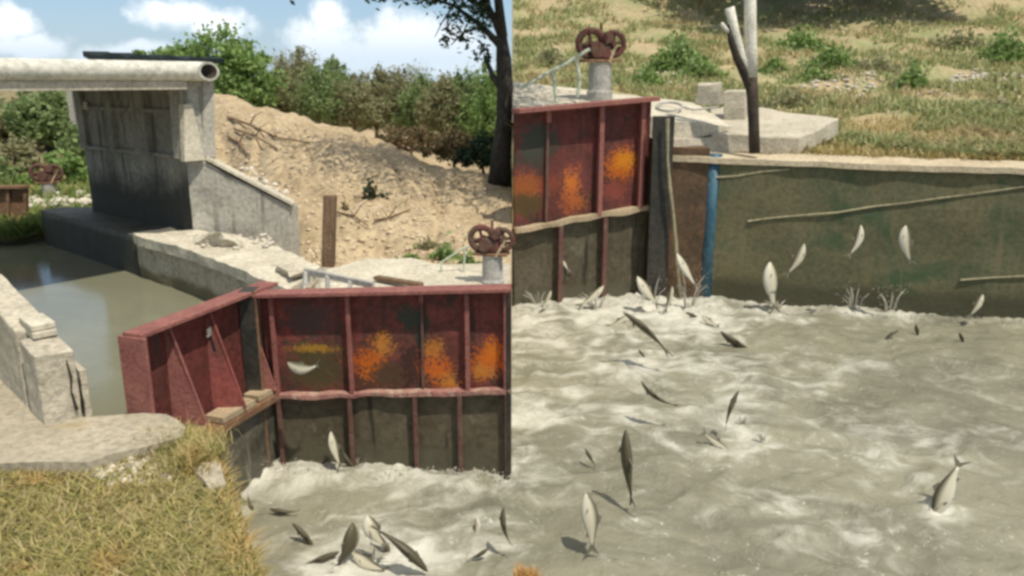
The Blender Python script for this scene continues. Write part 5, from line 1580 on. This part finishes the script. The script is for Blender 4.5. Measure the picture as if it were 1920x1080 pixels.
# ------------------------------------------------------------------ splashes
mw, nt, bs = mat_base('spray')
nt.links.new(mixc(nt, noise_n(nt, pos(nt), 12), (.45, .43, .35), (.64, .61, .52)), bs.inputs['Base Color'])
bs.inputs['Roughness'].default_value = .35
tr_ = nt.nodes.new('ShaderNodeBsdfTransparent'); ms_ = nt.nodes.new('ShaderNodeMixShader'); ms_.inputs[0].default_value = .42
nt.links.new(bs.outputs[0], ms_.inputs[1]); nt.links.new(tr_.outputs[0], ms_.inputs[2]); nt.links.new(ms_.outputs[0], nt.nodes['Material Output'].inputs[0])
M['spray'] = mw


def splash(px, py, hpx, wpx, label, seed, strands=7):
    rnd = random.Random(seed)
    b0 = onZ(px, py, 0); s_ = (b0 - Vector((0, 0, H))).length / F
    bm = bmesh.new()
    for k in range(strands):
        a = rnd.uniform(-1, 1); h_ = hpx * s_ * rnd.uniform(.45, 1); dx = a * wpx * s_ * .5; dy = rnd.uniform(-.5, .5) * wpx * s_ * .5
        st = b0 + Vector((dx * .3, dy * .3, -.02)); e = b0 + Vector((dx * 1.2, dy, h_)); m = st.lerp(e, .55) + Vector((-dx * .15, 0, h_ * .12))
        r_ = rnd.uniform(.7, 1.7) * s_
        tube([st, m, e], [r_ * 1.6, r_, r_ * .35], 5, bm, amp=.7, seed=k)
        for q in range(11 if hpx > 30 else 0):
            f_ = rnd.uniform(.2, 1.35); p = st.lerp(e, f_) + Vector((rnd.uniform(-1, 1), rnd.uniform(-1, 1), rnd.uniform(-.5, .7))) * wpx * s_ * .24
            bmesh.ops.create_icosphere(bm, subdivisions=1, radius=rnd.uniform(.35, 1.25) * s_ * rnd.uniform(.6, 1), matrix=Matrix.Translation(p))
    base = bmesh.new(); bmesh.ops.create_icosphere(base, subdivisions=3, radius=1.0)
    for v_ in base.verts: v_.co = Vector((v_.co.x * wpx * s_ * .6, v_.co.y * wpx * s_ * .6, v_.co.z * .012 - .075)) + b0
    merge(bm, base)
    tag(obj('splash', bm, M['spray'], None, True), label, 'splash', 'splashes of the leaping fish')


for k, (px, py, h_, w_, lab) in enumerate(((1602, 580, 40, 36, 'thin twin jetted splash by the dark green wall, left of the taller spray'), (1668, 585, 44, 34, 'forked splash at the foot of the dark green wall'),
                                           (1697, 580, 66, 22, 'tall droplet spray at the foot of the dark green wall'), (1290, 575, 70, 60, 'big white splash below the recess beside the blue pipe'), (1225, 565, 46, 60, 'white splash at the foot of the guide post'),
                                           (1120, 575, 28, 60, 'low splash at the foot of the far red gate'), (798, 872, 36, 30, 'small splash at the foot of the wide red gate, third panel'), (932, 876, 38, 34, 'small splash at the foot of the wide red gate by its right end'),
                                           (470, 885, 34, 50, 'white splash at the foot of the black corner post'), (520, 870, 18, 30, 'low splash under the left panel of the wide red gate'), (670, 872, 20, 30, 'low splash beside the upright pale fish'),
                                           (1010, 570, 30, 50, 'greenish splash at the left foot of the far red gate'), (1392, 790, 14, 24, 'small splash near the dark slim fish'), (1432, 822, 12, 30, 'tiny splash right of the surfacing pale fish'),
                                           (1745, 955, 18, 44, 'splash where the silver fish dives'), (1460, 575, 16, 46, 'low foam at the foot of the wall under the large fish'), (700, 1050, 26, 60, 'white splash under the round silver fish'), (640, 1070, 18, 60, 'white foam splash under the broad dark fish'))):
    splash(px, py, h_, w_, lab, k + 1)
# foam line along the walls and flecks on the surface
rnd = np.random.default_rng(12)
FP = []
for (a_, b_, n_) in ((onZ(500, 872, 0), onZ(958, 888, 0), 420), (onZ(1215, 572, 0), onZ(1925, 603, 0), 700), (onZ(965, 578, 0), onZ(1215, 566, 0), 240), (onZ(425, 905, 0), onZ(492, 872, 0), 120)):
    f = rnd.uniform(0, 1, n_)[:, None]
    p = np.array(a_) * (1 - f) + np.array(b_) * f; p[:, 1] -= np.abs(rnd.normal(0, .10, n_)); p[:, 2] = np.abs(rnd.normal(0, .03, n_)); FP.append(p)
V, Fc = stones(np.concatenate(FP), .009, rnd, .7)
o = obj('foam', np_mesh('foam', V, Fc), M['spray']); tag(o, 'ragged foam line where the water meets the gates and the wall', 'foam', None, 'stuff')
pxs = rnd.uniform(480, 1915, 700); pys = rnd.uniform(600, 1078, 700)
k = ((pxs > 960) | (pys > 890)) & (pxs > 480 + 0 * pys)
FP = np.array([tuple(onZ(a, b2, .035)) for a, b2 in zip(pxs[k], pys[k])])
V, Fc = stones(FP, .006, rnd, .5)
o = obj('foam', np_mesh('foam', V, Fc), M['spray']); tag(o, 'flecks of spray scattered over the churned water', 'foam', None, 'stuff')
